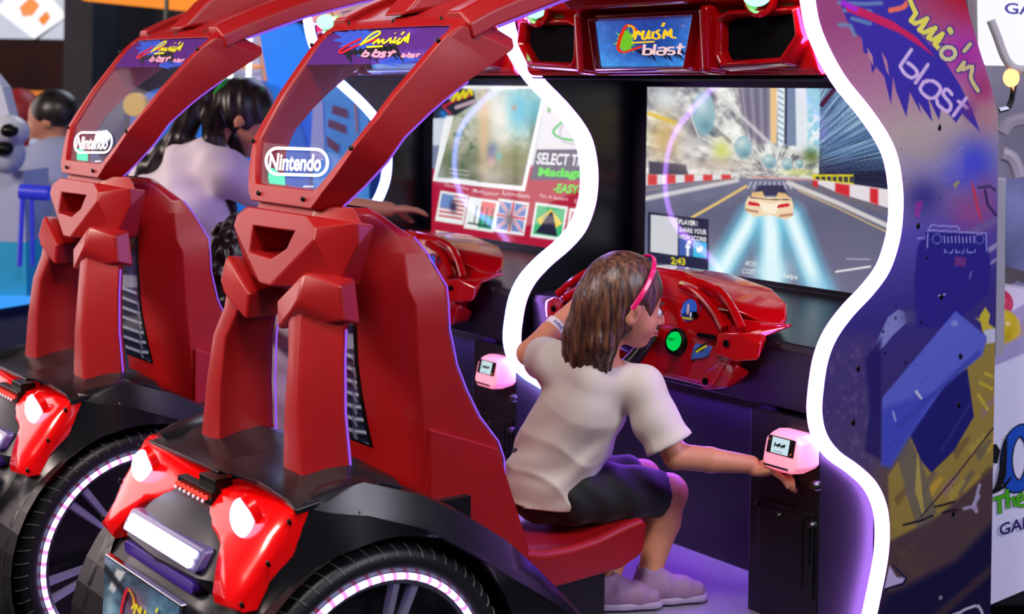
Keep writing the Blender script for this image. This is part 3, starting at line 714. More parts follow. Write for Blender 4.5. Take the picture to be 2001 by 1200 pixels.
# splash, black drips, swoosh, lettering (traced on the pane)
for k in range(12):
    a = k*.52; r = 38 + 16*((k*5) % 4)/3
    ribbon(b, [(700, 78), (700 + r*math.cos(a), 78 + .62*r*math.sin(a))], [26, 2], pf, 0)
for k in range(9): ribbon(b, [(678+k*11, 100-k*1.5), (686+k*13, 122-((k*3) % 4)*5)], [15, 1], lambda x, y: onprof(x, y, .006), 1)
ribbon(b, smooth([(742,76),(718,82),(690,92),(668,103),(664,99),(680,88),(706,75)], 4), 4.2, lambda x, y: onprof(x, y, .0055), 2)
CR = [smooth([(703,88),(722,78),(742,66),(738,61),(722,70),(708,84)],4), smooth([(728,86),(741,76),(738,85),(750,76)],3), smooth([(750,76),(748,85),(757,80),(764,74),(762,84),(768,80)],3), smooth([(774,72),(768,84),(776,80)],3), [(772,64),(773,66)], smooth([(783,74),(777,80),(782,84),(774,86)],3), [(790,62),(784,68)], smooth([(782,84),(792,72),(791,82),(800,64),(796,84)],3), [(716,92),(748,90)]]
for c_ in CR: ribbon(b, c_, 3.6, lambda x, y: onprof(x, y, .005), 3)
BL = [[(716,98),(706,110)], smooth([(707,109),(716,110),(721,104),(712,103)],3), [(736,96),(726,110)], smooth([(733,103),(742,102),(738,110),(730,110),(732,106)],3), smooth([(755,102),(747,103),(746,106),(752,107),(749,111),(741,111)],3), [(770,98),(759,111)], [(758,103),(774,101)]]
for c_ in BL: ribbon(b, c_, 4.2, lambda x, y: onprof(x, y, .005), 4)
for c_ in BL: ribbon(b, [(x*.55+395.5, y*.62+43) for x, y in c_], 3.2, lambda x, y: onprof(x, y, .005), 4)  # small second word: a reflection of the lettering, painted on
for k in range(5): ribbon(b, [(742+k*7, 120-k*2), (780+k*14, 130-k*3)], [8, 1], pf, 5)
S('window_logo', b, [M_['bl_ink'], M_['ink'], M_['r_ink'], M_['y_ink'], M_['p_ink'], M_['bl_ink']], pane, fixn=False)
b = MB()   # capsule and word
cap_ = []
def capsule(x0, y0, x1, y1, r, sl=.028):
    pts = []
    for cxx, a0 in ((x0+r, math.pi*.5), (x1-r, -math.pi*.5)):
        for k in range(13):
            a = a0 + math.pi*k/12; px_ = cxx + r*math.cos(a); py_ = (y0+y1)/2 + (y1-y0)/2*-math.sin(a); pts.append((px_, py_ + sl*(px_-x0)))
    return pts + [pts[0], pts[1]]
ribbon(b, capsule(520, 289, 640, 340, 22), 6.2, lambda x, y: onprof(x, y, .005), 0)
put_text(b, 'Nintendo', lambda u, v: onprof(526 + 102*u + (v-.5)*9*.4, 333 + 2.5*u - 34*v, .005), 0, .035)
put_text(b, '\u00ae', lambda u, v: onprof(627 + 4*u, 313 - 4*v, .005), 0, 0)
for k in range(5): ribbon(b, [(593+4*k, 364.6), (595.6+4*k, 364.7)], 3.4, lambda x, y: onprof(x, y, .005), 0)
S('window_wordmark', b, M_['w_ink'], pane, fixn=False)
BOLTS = [(.097,1.139),(.203,1.249),(.257,1.474)]
for sx in (1, -1):
    for x, z in BOLTS + [(.235,1.36)]*0 + [(.189,1.524)]:
        b = MB(); xx = x if x < .2 else (x+.008 if z < 1.3 else x+.004); b.lathe([(0,.006),(.0045,.005),(.006,0)], (sx*xx, Yp(z)-.0015, z), (0, -.8, -.3), n=12); S('frame_bolt', b, M_['bolt'], wf, smooth=True)
b = MB(); b.lathe([(0,.006),(.0045,.005),(.006,0)], (.0, Yp(1.524)-.0015, 1.524), (0, -.8, -.3), n=12); S('frame_bolt', b, M_['bolt'], wf, smooth=True)
# thin violet light along the lower inside edge of the frame and arms
b = MB(); b.tube([(xo*1.02+.001, Yf(fz(zo))+.001, fz(zo)) for xo, zo in OD[6:-12]], .0022, n=6); S('edge_light', b, M_['edge'], wf, smooth=True)
# glowing panel standing for green light on the lower left inner wall
gp = [onprof(*p, .030) for p in [(497,303),(511,318),(530,333),(547,345),(548,366),(497,364)]]
b = MB(); b.prism(gp, (0, .012, 0)); P('green_wall_glow', b, emis('green_panel_glow', (.08, .95, .50), 1.25))
b = MB(); b.tube([(float(np.interp(z, [1.14,1.2,1.26,1.44], [.120,.165,.190,.228])), Yf(z)-.022, z) for z in np.linspace(1.17, 1.42, 12)], .003, n=6); S('inner_fill', b, emis('inner_fill_violet', (.42, .12, 1.0), 28), wf, smooth=True)  # unseen violet strip, added to tint the left inner wall
# roof arms
ARM = [(-1.225,1.478,.060),(-1.165,1.508,.060),(-1.05,1.550,.066),(-.98,1.575,.07),(-.80,1.626,.075),(-.60,1.668,.08),(-.46,1.690,.085)]
for sx in (1, -1):
    b = MB(); rr = []
    for i, (y, z, t) in enumerate(ARM):
        xo = .283 - .0*i; xi_ = .205; rr.append([(sx*xo, y, z), (sx*xo, y-.012, z+t*.55), (sx*(xo-.03), y-.02, z+t), (sx*xi_, y-.02, z+t), (sx*xi_, y, z)])
    b.loft(rr); am = P('roof_arm', b, M_['red'], bevel=.006)
    b = MB(); b.tube([(sx*.284, y+.002, z-.001) for y, z, t in ARM[1:]], .003, n=6); S('edge_light', b, M_['edge'], am, smooth=True)
b = MB(); b.loft([[(-.206, y, z+.035), (-.206, y, z+.052), (.206, y, z+.052), (.206, y, z+.035)] for y, z, t in ARM]); P('roof_panel', b, M_['red'], bevel=.004)
b = MB(); b.hull([(x, y, z) for x in (-.045, .045) for y, z in [(-1.25,1.535),(-1.17,1.62),(-1.02,1.72),(-.6,1.80),(-.5,1.72),(-1.0,1.58)]]); P('roof_spine', b, M_['red'], bevel=.012)
# collar with the trapezoid hole, cut for real
def hullobj(pts):
    m_ = MB(); m_.hull(pts); return m_
bmc = MB(); bmc.hull(mir([(.120,-1.530,1.108),(.172,-1.536,1.085),(.176,-1.541,1.062),(.022,-1.556,.952),(.238,-1.478,1.098),(.238,-1.472,1.052),(.198,-1.498,.965),(.215,-1.42,1.09),(.16,-1.42,.96),(.03,-1.47,.93)]))
col = P('frame_collar', bmc, M_['red'])
ct = MB(); H = [(-.088,1.070),(.090,1.072),(.064,1.030),(.020,1.006),(-.075,1.010)]
H = [(-.089,1.068),(.092,1.071),(.070,1.035),(.012,1.008),(-.086,1.012)]
ct.prism([(x, -1.60, z) for x, z in H], (0, .145, 0)); cto = P('cutter', ct, M_['red'])
bm_ = col.modifiers.new('cut', 'BOOLEAN'); bm_.object = cto; bm_.operation = 'DIFFERENCE'; bm_.solver = 'EXACT'
bpy.context.view_layer.update(); dg = bpy.context.evaluated_depsgraph_get(); dg.update()
nm = bpy.data.meshes.new_from_object(col.evaluated_get(dg)); col.modifiers.clear(); col.data = nm; bpy.data.objects.remove(cto)
for p_ in nm.polygons: p_.use_smooth = True
md = col.modifiers.new('bevel', 'BEVEL'); md.width = .006; md.segments = 3; md.limit_method = 'ANGLE'; md.angle_limit = .4; md.harden_normals = True
# neck under the window
b = MB(); b.hull(mir([(.118,-1.505,1.125),(.118,-1.515,1.10),(.20,-1.46,1.125),(.22,-1.45,1.09),(.10,-1.42,1.12),(.10,-1.42,1.09)])); P('frame_neck', b, M_['red'], bevel=.004)
for sx in (1, -1):
    b = MB(); b.hull([(sx*x, y, z) for x, y, z in [(.170,-1.556,.998),(.170,-1.562,.988),(.060,-1.560,.925),(.068,-1.562,.868),(.172,-1.573,.944),(.150,-1.575,.918),(.252,-1.520,.975),(.258,-1.515,.905),(.225,-1.47,.985),(.232,-1.46,.89),(.09,-1.44,.94),(.085,-1.45,.87)]])
    P('leg_shoulder', b, M_['red'], bevel=.007, seg=3)
    ls = MB(); secs = [(.93,.088,.168,.245,-1.560,-1.500,-1.46),(.885,.112,.172,.240,-1.565,-1.503,-1.46),(.82,.140,.193,.243,-1.580,-1.506,-1.455),(.72,.143,.205,.246,-1.588,-1.505,-1.455),(.60,.142,.226,.258,-1.588,-1.497,-1.45),(.585,.142,.229,.260,-1.588,-1.495,-1.45)]
    rr = []
    for z, xi_, xo, xf, yr, yf, yi in secs:
        rr.append([(sx*xi_, yr+.004, z), (sx*(xi_+.03), yr-.002, z), (sx*(xo-.004), yr, z), (sx*(xo+.004), yr+.010, z), (sx*xf, yf, z), (sx*(xf-.02), yf+.02, z), (sx*xi_, yi, z), (sx*(xi_-.004), yr+.02, z)])
    ls.loft(rr); lg = P('frame_leg', ls, M_['red'], bevel=.004, angle=30)
    b = MB(); b.tube([(sx*((xf if sx > 0 else xi_ - .012)), (yf+.004) if sx > 0 else yi, z) for z, xi_, xo, xf, yr, yf, yi in secs[1:]], .0025, n=6); S('edge_light', b, M_['edge'], lg, smooth=True)
# ---------------------------------------------------------------- seat
SE = [(1.112,.07,.07,.06,.03,-1.345,-1.350,-1.36,-1.372),(1.10,.10,.10,.09,.05,-1.335,-1.350,-1.37,-1.384),(1.055,.165,.155,.125,.075,-1.292,-1.318,-1.352,-1.392),(1.02,.185,.170,.140,.080,-1.270,-1.316,-1.350,-1.390),
      (.95,.205,.190,.148,.088,-1.232,-1.318,-1.348,-1.388),(.915,.210,.200,.150,.088,-1.230,-1.305,-1.346,-1.386),(.86,.210,.200,.150,.088,-1.226,-1.300,-1.343,-1.382),(.78,.210,.200,.150,.088,-1.205,-1.293,-1.338,-1.376),
      (.72,.212,.202,.150,.088,-1.178,-1.286,-1.330,-1.366),(.66,.213,.203,.150,.088,-1.143,-1.280,-1.322,-1.352),(.60,.214,.205,.150,.088,-1.092,-1.272,-1.312,-1.336),(.56,.214,.205,.150,.088,-1.075,-1.268,-1.308,-1.326),
      (.48,.216,.207,.150,.088,-1.070,-1.262,-1.300,-1.31),(.36,.216,.207,.150,.088,-1.060,-1.25,-1.29,-1.30)]
rr = []
for z, xs, xa, xb, xp, ys, ya, yb, yp in SE:
    half = [(xp, yp, z), (xb, yb, z), (xa, ya, z), (xs, ys, z), (xs*.82, ys+.012, z), (xs*.55, ys - .03, z)]
    rr.append([(x, y, z_) for x, y, z_ in half] + [(-x, y, z_) for x, y, z_ in reversed(half)])
b = MB(); b.loft(rr); seat = P('seat_back', b, M_['red'], bevel=.006, angle=24)
b = MB(); b.tube([(xs+.0015, ys+.003, z) for z, xs, xa, xb, xp, ys, ya, yb, yp in SE[2:]], .002, n=6); S('edge_light', b, M_['edge'], seat, smooth=True)
def eng_paint(p):
    x, y = p.x, p.y; hz = (np.floor((x+2*y)/5) + np.floor((x-2*y)/5)) % 2
    p.c = np.where(hz[:, None] > 0, np.array([[44, 56, 92]]), np.array([[20, 24, 46]])).astype(float)
    p.blob(668, 590, 26, 40, (70, 110, 190), .7)
    p.poly([(655,545),(690,512),(690,560),(662,592)], (160, 165, 140)); p.line([(660,560),(684,530)], 6, (230, 235, 190)); p.line([(668,585),(690,570)], 5, (160, 30, 50))
    for k, (yy, cc) in enumerate([(668,(150,160,185)),(700,(60,66,92))]): p.poly([(640,yy-22),(700,yy-14),(700,yy+14),(640,yy+14)], cc, 3)
    for k in range(8):
        yy = 694 + k*24
        p.line([(640,yy-8),(665,yy),(690,yy+10),(720,yy+14)], 11, (24, 26, 44), 3); p.line([(640,yy-14),(665,yy-5),(690,yy+4),(720,yy+8)], 6, (190, 205, 240), 4); p.line([(690,yy+2),(696,yy+18)], 6, (120, 125, 150), 4)
zz = np.linspace(.60, 1.075, 150); xx = np.linspace(-.082, .082, 60)
def ypan(z): s_ = sorted((a[0], a[8]) for a in SE); return float(np.interp(z, [q[0] for q in s_], [q[1] for q in s_]))
G = np.array([[(x, ypan(z)-.0045, z) for z in zz] for x in xx])
pan = painted_grid('engine_panel', G, None, eng_paint, M_['print'], root, parent=seat)
b = MB(); b.loft([[(-.088, ypan(z)-.004, z), (-.088, ypan(z)+.004, z), (.088, ypan(z)+.004, z), (.088, ypan(z)-.004, z)] for z in np.linspace(.595, 1.08, 20)]); S('panel_trim', b, M_['bolt'], seat)
# seat base and cushion
SB = [(-1.30,.50,.30,.52),(-1.20,.44,.27,.47),(-1.10,.375,.245,.405),(-1.012,.335,.24,.345),(-.938,.318,.238,.322),(-.86,.316,.238,.330),(-.78,.322,.240,.342),(-.70,.338,.243,.362),(-.645,.345,.262,.366),(-.63,.335,.285,.350)]
rr = []
for y, zt, zb, zc in SB:
    half = [(.212, zt), (.200, zt+.010), (.165, zt - .004 if y > -1.1 else zt), (.09, zt - .012 if y > -1.1 else zt)]
    rr.append([(x, y, z) for x, z in [(.205, zb)] + half] + [(-x, y, z) for x, z in reversed([(.205, zb)] + half)])
b = MB(); b.loft(rr); P('seat_base', b, M_['red'], bevel=.008, seg=3, angle=30)
b = MB(); b.hull([(s_*x, y, z) for s_ in (1, -1) for x, y, z in [(.216,-1.27,.65),(.218,-1.09,.585),(.222,-1.068,.43),(.222,-1.00,.345),(.222,-1.02,.25),(.222,-1.15,.30),(.221,-1.27,.505)]]); P('seat_skirt', b, M_['red'], bevel=.004)
b = MB(); b.box((-.165, -1.2, -.143), (.165, -.72, .24)); b.box((-.18,-1.2,.235),(.18,-.70,.243)); P('seat_pedestal', b, M_['black'], bevel=.004)
# ---------------------------------------------------------------- rear body: deck, fenders, side skirts
DK = [(-1.672,.583),(-1.62,.590),(-1.585,.600),(-1.54,.612),(-1.48,.618),(-1.43,.600)]
for i, (xa, xb, dz, lab) in enumerate([(-.352, .030, -.004, 0), (.034, .350, .014, 1)]):
    b = MB(); rr = []
    for k, (y, z) in enumerate(DK):
        e = .012 if k == 0 else 0
        zz_ = lambda x: z + (dz if k < 2 else dz*(.2)) - .02*max(0, abs(x)-.30)/.05
        xs_ = [xa + (xb-xa)*t for t in (0, .1, .5, .9, 1)]
        rr.append([(x, y - (.03*(1-t) if i == 1 and k == 0 and t < .2 else 0), zz_(x)) for x, t in zip(xs_, (0, .1, .5, .9, 1))] + [(x, y+.004, zz_(x)-.012) for x in reversed(xs_)])
    b.loft(rr); P('rear_deck', b, M_['fender'], bevel=.003)
FD = [(-1.645,.588,.574,.345,.26),(-1.60,.602,.562,.362,.26),(-1.525,.614,.548,.378,.25),(-1.405,.574,.506,.398,.24),(-1.293,.516,.438,.405,.24),(-1.186,.446,.366,.405,.24),(-1.103,.374,.312,.403,.24),(-1.03,.305,.262,.402,.24),(-.958,.232,.190,.400,.24),(-.90,.16,.11,.398,.24),(-.86,.08,.02,.396,.24),(-.84,.0,-.06,.394,.24)]
FEN = {}
for sx in (1, -1):
    b = MB(); rr = []
    for y, zc, zl, xo, xi_ in FD:
        rr.append([(sx*xo, y, zl), (sx*(xo-.008), y-.003, zl+.018), (sx*(.33+(xo-.33)*.55), y, zc-.006), (sx*.325, y, zc), (sx*(.26+.02), y, zc-.010), (sx*xi_, y+.0, zc-.03), (sx*xi_, y+.03, zc-.09), (sx*(xo-.02), y+.01, zl-.012)])
    b.loft(rr); fen = P('fender', b, M_['fender'], smooth=True, angle=40)
    top = [(xo-.002, y, zl+.002) for y, zc, zl, xo, xi_ in FD[:-1]]
    arc = [(.388, -1.489 + .333*math.cos(a), .168 + .333*math.sin(a)) for a in np.linspace(math.radians(-50), math.radians(215), 34)]
    arc = [(.392 - max(0, (-1.55-y))*.14, y, z) for x, y, z in arc]
    outer = [(.305, -1.825, -.135), (.297, -1.815, .20), (.300, -1.765, .37), (.325, -1.695, .49)] + top + [(.394, -.85, -.135), (.394, -1.13, -.135)]
    def resamp(pts, n):
        A_ = np.array(pts); d_ = np.concatenate([[0], np.cumsum(np.linalg.norm(np.diff(A_, axis=0), axis=1))]); t_ = np.linspace(0, d_[-1], n)
        return [tuple(np.interp(q, d_, A_[:, k]) for k in range(3)) for q in t_]
    oA = resamp(outer, 70); iA = []; rr = []
    for p_ in oA:
        a = math.atan2(p_[2]-.168, p_[1]+1.489); a = min(max(a if a > -1.4 else a + 2*math.pi, math.radians(-64)), math.radians(244)); y_ = -1.489 + .333*math.cos(a); iA.append((.388 - max(0, -1.56-y_)*.25, y_, .168 + .333*math.sin(a)))
    for p_, q_ in zip(oA, iA): rr.append([(sx*p_[0], p_[1], p_[2]), (sx*(p_[0]*.5+q_[0]*.5), (p_[1]+q_[1])/2, (p_[2]+q_[2])/2), (sx*q_[0], q_[1], q_[2]), (sx*(q_[0]-.02), q_[1], q_[2]), (sx*(p_[0]-.02), p_[1], p_[2])])
    b = MB(); b.loft(rr); S('side_skirt', b, M_['fender'], fen, smooth=True, angle=50)
    b = MB(); b.lathe([(.333,-.010),(.333,-.20),(.02,-.20)], (sx*.388, -1.489, .168), (sx, 0, 0), n=40); S('wheel_well', b, M_['black'], fen)
    if sx > 0:
        b = MB(); b.ell((.397, -1.56, .565), (.002, .003, .003), nu=8, nv=5); S('skirt_screw', b, M_['steel'], fen)
    # wheel
    O = (sx*.375, -1.489, .168); A = (sx, 0, 0)
    b = MB(); b.lathe([(.257,-.17),(.300,-.165),(.311,-.140),(.312,-.03),(.308,-.012),(.299,0),(.280,.004),(.262,-.002),(.257,-.012),(.257,-.17)], O, A, n=96)
    tv = Vector(O)
    for k in range(60):
        a = 2*math.pi*k/60; 
        for (r0, r1, h0, h1) in [(.2965,.2985,.0,-.02)]:
            p = [Vector((0, math.cos(a+da)*r, math.sin(a+da)*r)) + Vector((sx*h, 0, 0)) + tv for r, h, da in [(.291,.0035,0),(.302,-.002,.010),(.3095,-.012,.022),(.3130,-.032,.036)]]
            b.tube(p, .0016, n=5, m=1)
    wh = P('wheel', b, [M_['rubber'], M_['groove_glint']], smooth=True, angle=50)
    b = MB(); b.lathe([(.258,-.012),(.252,-.006),(.236,-.008),(.229,-.03),(.229,-.12)], O, A, n=72); S('rim', b, M_['chrome'], wh, smooth=True)
    for k in range(6):
        a = 2*math.pi*k/6 + .25
        for q in (-.10, .10):
            u = Vector((0, math.cos(a+q), math.sin(a+q))); v = Vector((0, -math.sin(a+q), math.cos(a+q)))
            if q < 0: b = MB()
            base = tv + Vector((sx*-.012, 0, 0)); rr = []
            for r, hw, dp in [(.035,.008,.02),(.13,.0085,.008),(.236,.012,.0)]:
                c_ = base + u*r + Vector((-sx*dp, 0, 0)); rr.append([c_ + v*hw + Vector((-sx*.014,0,0)), c_ + v*hw*.6, c_ - v*hw*.6, c_ - v*hw + Vector((-sx*.014,0,0))])
            b.loft(rr)
        S('spoke', b, M_['spoke'], wh)
    b = MB(); b.lathe([(0,.002),(.028,.0),(.040,-.012),(.044,-.05)], (O[0]-sx*.01, O[1], O[2]), A, n=30); S('hub', b, M_['chrome'], wh, smooth=True)
    b = MB(); n_ = 165
    for k in range(n_):
        a0 = 2*math.pi*k/n_; a1 = 2*math.pi*(k+1)/n_; rr = []
        for a in (a0, a1):
            rr.append([tv + Vector((sx*h, math.cos(a)*r, math.sin(a)*r)) for r, h in [(.2445,-.006),(.2465,.002),(.2545,.003),(.2575,-.004)]])
        b.loft(rr, m=(1 if (k % 3 == 2) else 0), cap=False)
    S('rim_light', b, [M_['ledw'], M_['ledp']], wh)
    b = MB()
    for k in range(40):
        a = 2*math.pi*k/40; b.ell(tuple(tv + Vector((-sx*.004, math.cos(a)*.050, math.sin(a)*.050))), (.002,.0022,.0022), nu=6, nv=4)
    S('hub_light', b, M_['ledp'], wh)
    b = MB(); b.lathe([(0,-.13),(.16,-.13),(.228,-.125)], O, A, n=40); S('brake_disc', b, M_['black'], wh)
# ---------------------------------------------------------------- tail
def tailY(z): return -1.652 - .62*(.575 - z)
def tailp(x, y, off=0.0):
    Y = -1.7
    for _ in range(40):
        q = at(x, y, Y=Y); Y = .5*Y + .5*(tailY(q[2]) + off)
    return q
TL = [(413,960),(420,948),(432,941),(470,952),(520,968),(594,992),(566,1044),(540,1094),(507,1140),(479,1197),(434,1183),(441,1140),(452,1085),(452,1065),(444,1042),(430,1022),(416,1004),(411,980)]
tp = [tailp(*p) for p in TL]
for sx in (1, -1):
    cxm = sum(p[0] for p in tp)/len(tp); czm = sum(p[2] for p in tp)/len(tp)
    rr = []
    for s_, d in ((1.0, .05), (1.0, -.004), (.93, -.018), (.80, -.027), (.5, -.032), (.1, -.033)):
        rr.append([(sx*(cxm+(x-cxm)*s_), y_ + d + (tailY(czm+(z-czm)*s_)-tailY(z)), czm+(z-czm)*s_) for x, y_, z in tp])
    b = MB(); b.loft(rr); tl = P('tail_lamp', b, M_['tail'], smooth=True, angle=60)
    c0 = tailp(488, 1007, -.034)
    b = MB(); rot = Matrix.Rotation(-.35*sx, 3, 'Y'); b.ell((sx*c0[0], c0[1]-.016, c0[2]-.002), (.027, .022, .037), nu=24, nv=14, rot=rot); S('lamp_lens', b, M_['lampwhite'], tl, smooth=True)
    b = MB(); b.lathe([(.031,.000),(.035,-.002),(.038,-.018)], (sx*c0[0], c0[1]-.008, c0[2]), (0, -1, -.4), n=28); S('lens_ring', b, M_['tail'], tl, smooth=True)
    for p in [(574,1018),(533,1100),(482,1180)]:
        b = MB(); q = tailp(*p, -.006); b.lathe([(0,.006),(.005,.005),(.007,0)], (sx*q[0], q[1]-.008, q[2]), (0, -1, -.3), n=12); S('lamp_screw', b, M_['bolt'], tl, smooth=True)
hp = []
for z, xh, y in [(.545,.06,-1.685),(.525,.12,-1.712),(.49,.165,-1.742),(.455,.196,-1.762),(.42,.208,-1.782),(.405,.20,-1.775),(.385,.19,-1.765),(.365,.20,-1.785),(.33,.21,-1.795),(.10,.23,-1.82),(-.06,.24,-1.80)]:
    hp.append([(-xh-.03, y+.10, z), (-xh, y+.02, z), (-xh*.8, y, z), (0, y-.012, z), (xh*.8, y, z), (xh, y+.02, z), (xh+.03, y+.10, z), (0, y+.14, z)])
b = MB(); b.loft(list(reversed(hp))); hump = P('rear_body', b, M_['grey'], smooth=True, angle=50)
b = MB(); b.box((-.30, -1.72, -.09), (.30, -1.30, .50)); P('rear_core', b, M_['black'])
def bary(z): return float(np.interp(z, [.42,.455,.49,.525], [-1.788,-1.768,-1.748,-1.718]))
def rrect(cx_, cz, hx, hz, r, n=6):
    out = []
    for sx_, sz_, a0 in ((1,1,0),(-1,1,90),(-1,-1,180),(1,-1,270)):
        for k in range(n+1):
            a = math.radians(a0 + 90*k/n); out.append((cx_+sx_*(hx-r)+r*math.cos(a), cz+sz_*(hz-r)+r*math.sin(a)))
    return out
zc = .452
b = MB(); o1 = rrect(0, zc, .176, .0205, .011); o2 = rrect(0, zc, .171, .0165, .010)
b.loft([[(x, bary(z)+.01, z) for x, z in o1], [(x, bary(z)-.008, z) for x, z in o1], [(x, bary(z)-.010, z) for x, z in o2]]); lb = S('light_bar', b, M_['barcase'], hump, bevel=.002)
b = MB()
for dz, h in ((.0078, .0066), (-.0078, .0066)): 
    o2 = rrect(0, zc+dz, .158, h, .006); b.loft([[(x, bary(z)-.012, z) for x, z in o2], [(x, bary(z)-.0165, z) for x, z in o2]])
S('bar_tube', b, M_['barwhite'], lb)
b = MB(); o2 = rrect(0, .398, .165, .013, .012); b.loft([[(x, -1.765, z) for x, z in o2], [(x, -1.789, z) for x, z in o2]]); S('rear_recess', b, M_['recess'], hump, bevel=.003)
# licence plate
def lic_paint(p):
    x, y = p.x, p.y; p.c = p.grad(np.clip((y-1095)/110, 0, 1), [(0, (120, 140, 170)), (.4, (60, 84, 110)), (1, (96, 150, 190))]); p.c = p.c*(.6+.8*fbm(x/14, y/14, 9))[:, None]
    p.poly([(228,1112),(245,1118),(222,1160),(212,1150)], (220, 226, 235), 3); p.line([(205,1110),(260,1180)], 12, (30, 36, 50), 6)
    p.blob(265, 1190, 20, 30, (190, 90, 130), .7); p.blob(215, 1190, 10, 30, (180, 220, 240), .8)
gx = np.linspace(-.182, .182, 90); gz = np.linspace(.21, .378, 50)
G = np.array([[(x, -1.828+.02*(z-.16), z) for z in gz] for x in gx]); lic = painted_grid('licence_plate', G, None, lic_paint, M_['print'], root, parent=hump)
b = MB(); b.box((-.186, -1.8225, .205), (.186, -1.808, .382)); S('plate_frame', b, M_['chrome'], lic, bevel=.003)
b = MB(); fl = lambda u, v: (-.075+.22*u, -1.8295, .255+v*.095); logo(b, fl, 0, 1, 2, None, .04, .035); S('plate_logo', b, [M_['r_ink'], M_['y_ink'], M_['w_ink']], lic, fixn=False)
# little led board between the tail lamps
b = MB(); b.box((-.075, -1.712, .520), (.085, -1.690, .556)); b.box((.0, -1.70, .555), (.075, -1.66, .575)); bd = P('led_board', b, M_['bolt'], bevel=.002)
b = MB()
for k in range(7): b.tube([(-.062+k*.021, -1.713, .541), (-.062+k*.021, -1.721, .541)], .005, n=10)
S('led', b, M_['ledr'], bd, smooth=True)
b = MB()
for k in range(7): b.ell((-.062+k*.021, -1.722, .535), (.004,.003,.004), nu=8, nv=5)
S('led_base', b, M_['w_ink'], bd, smooth=True)
# speed gap: dark shelf behind the deck under the seat
b = MB(); b.box((-.24, -1.44, .10), (.24, -1.18, .50)); P('seat_mount', b, M_['black'])
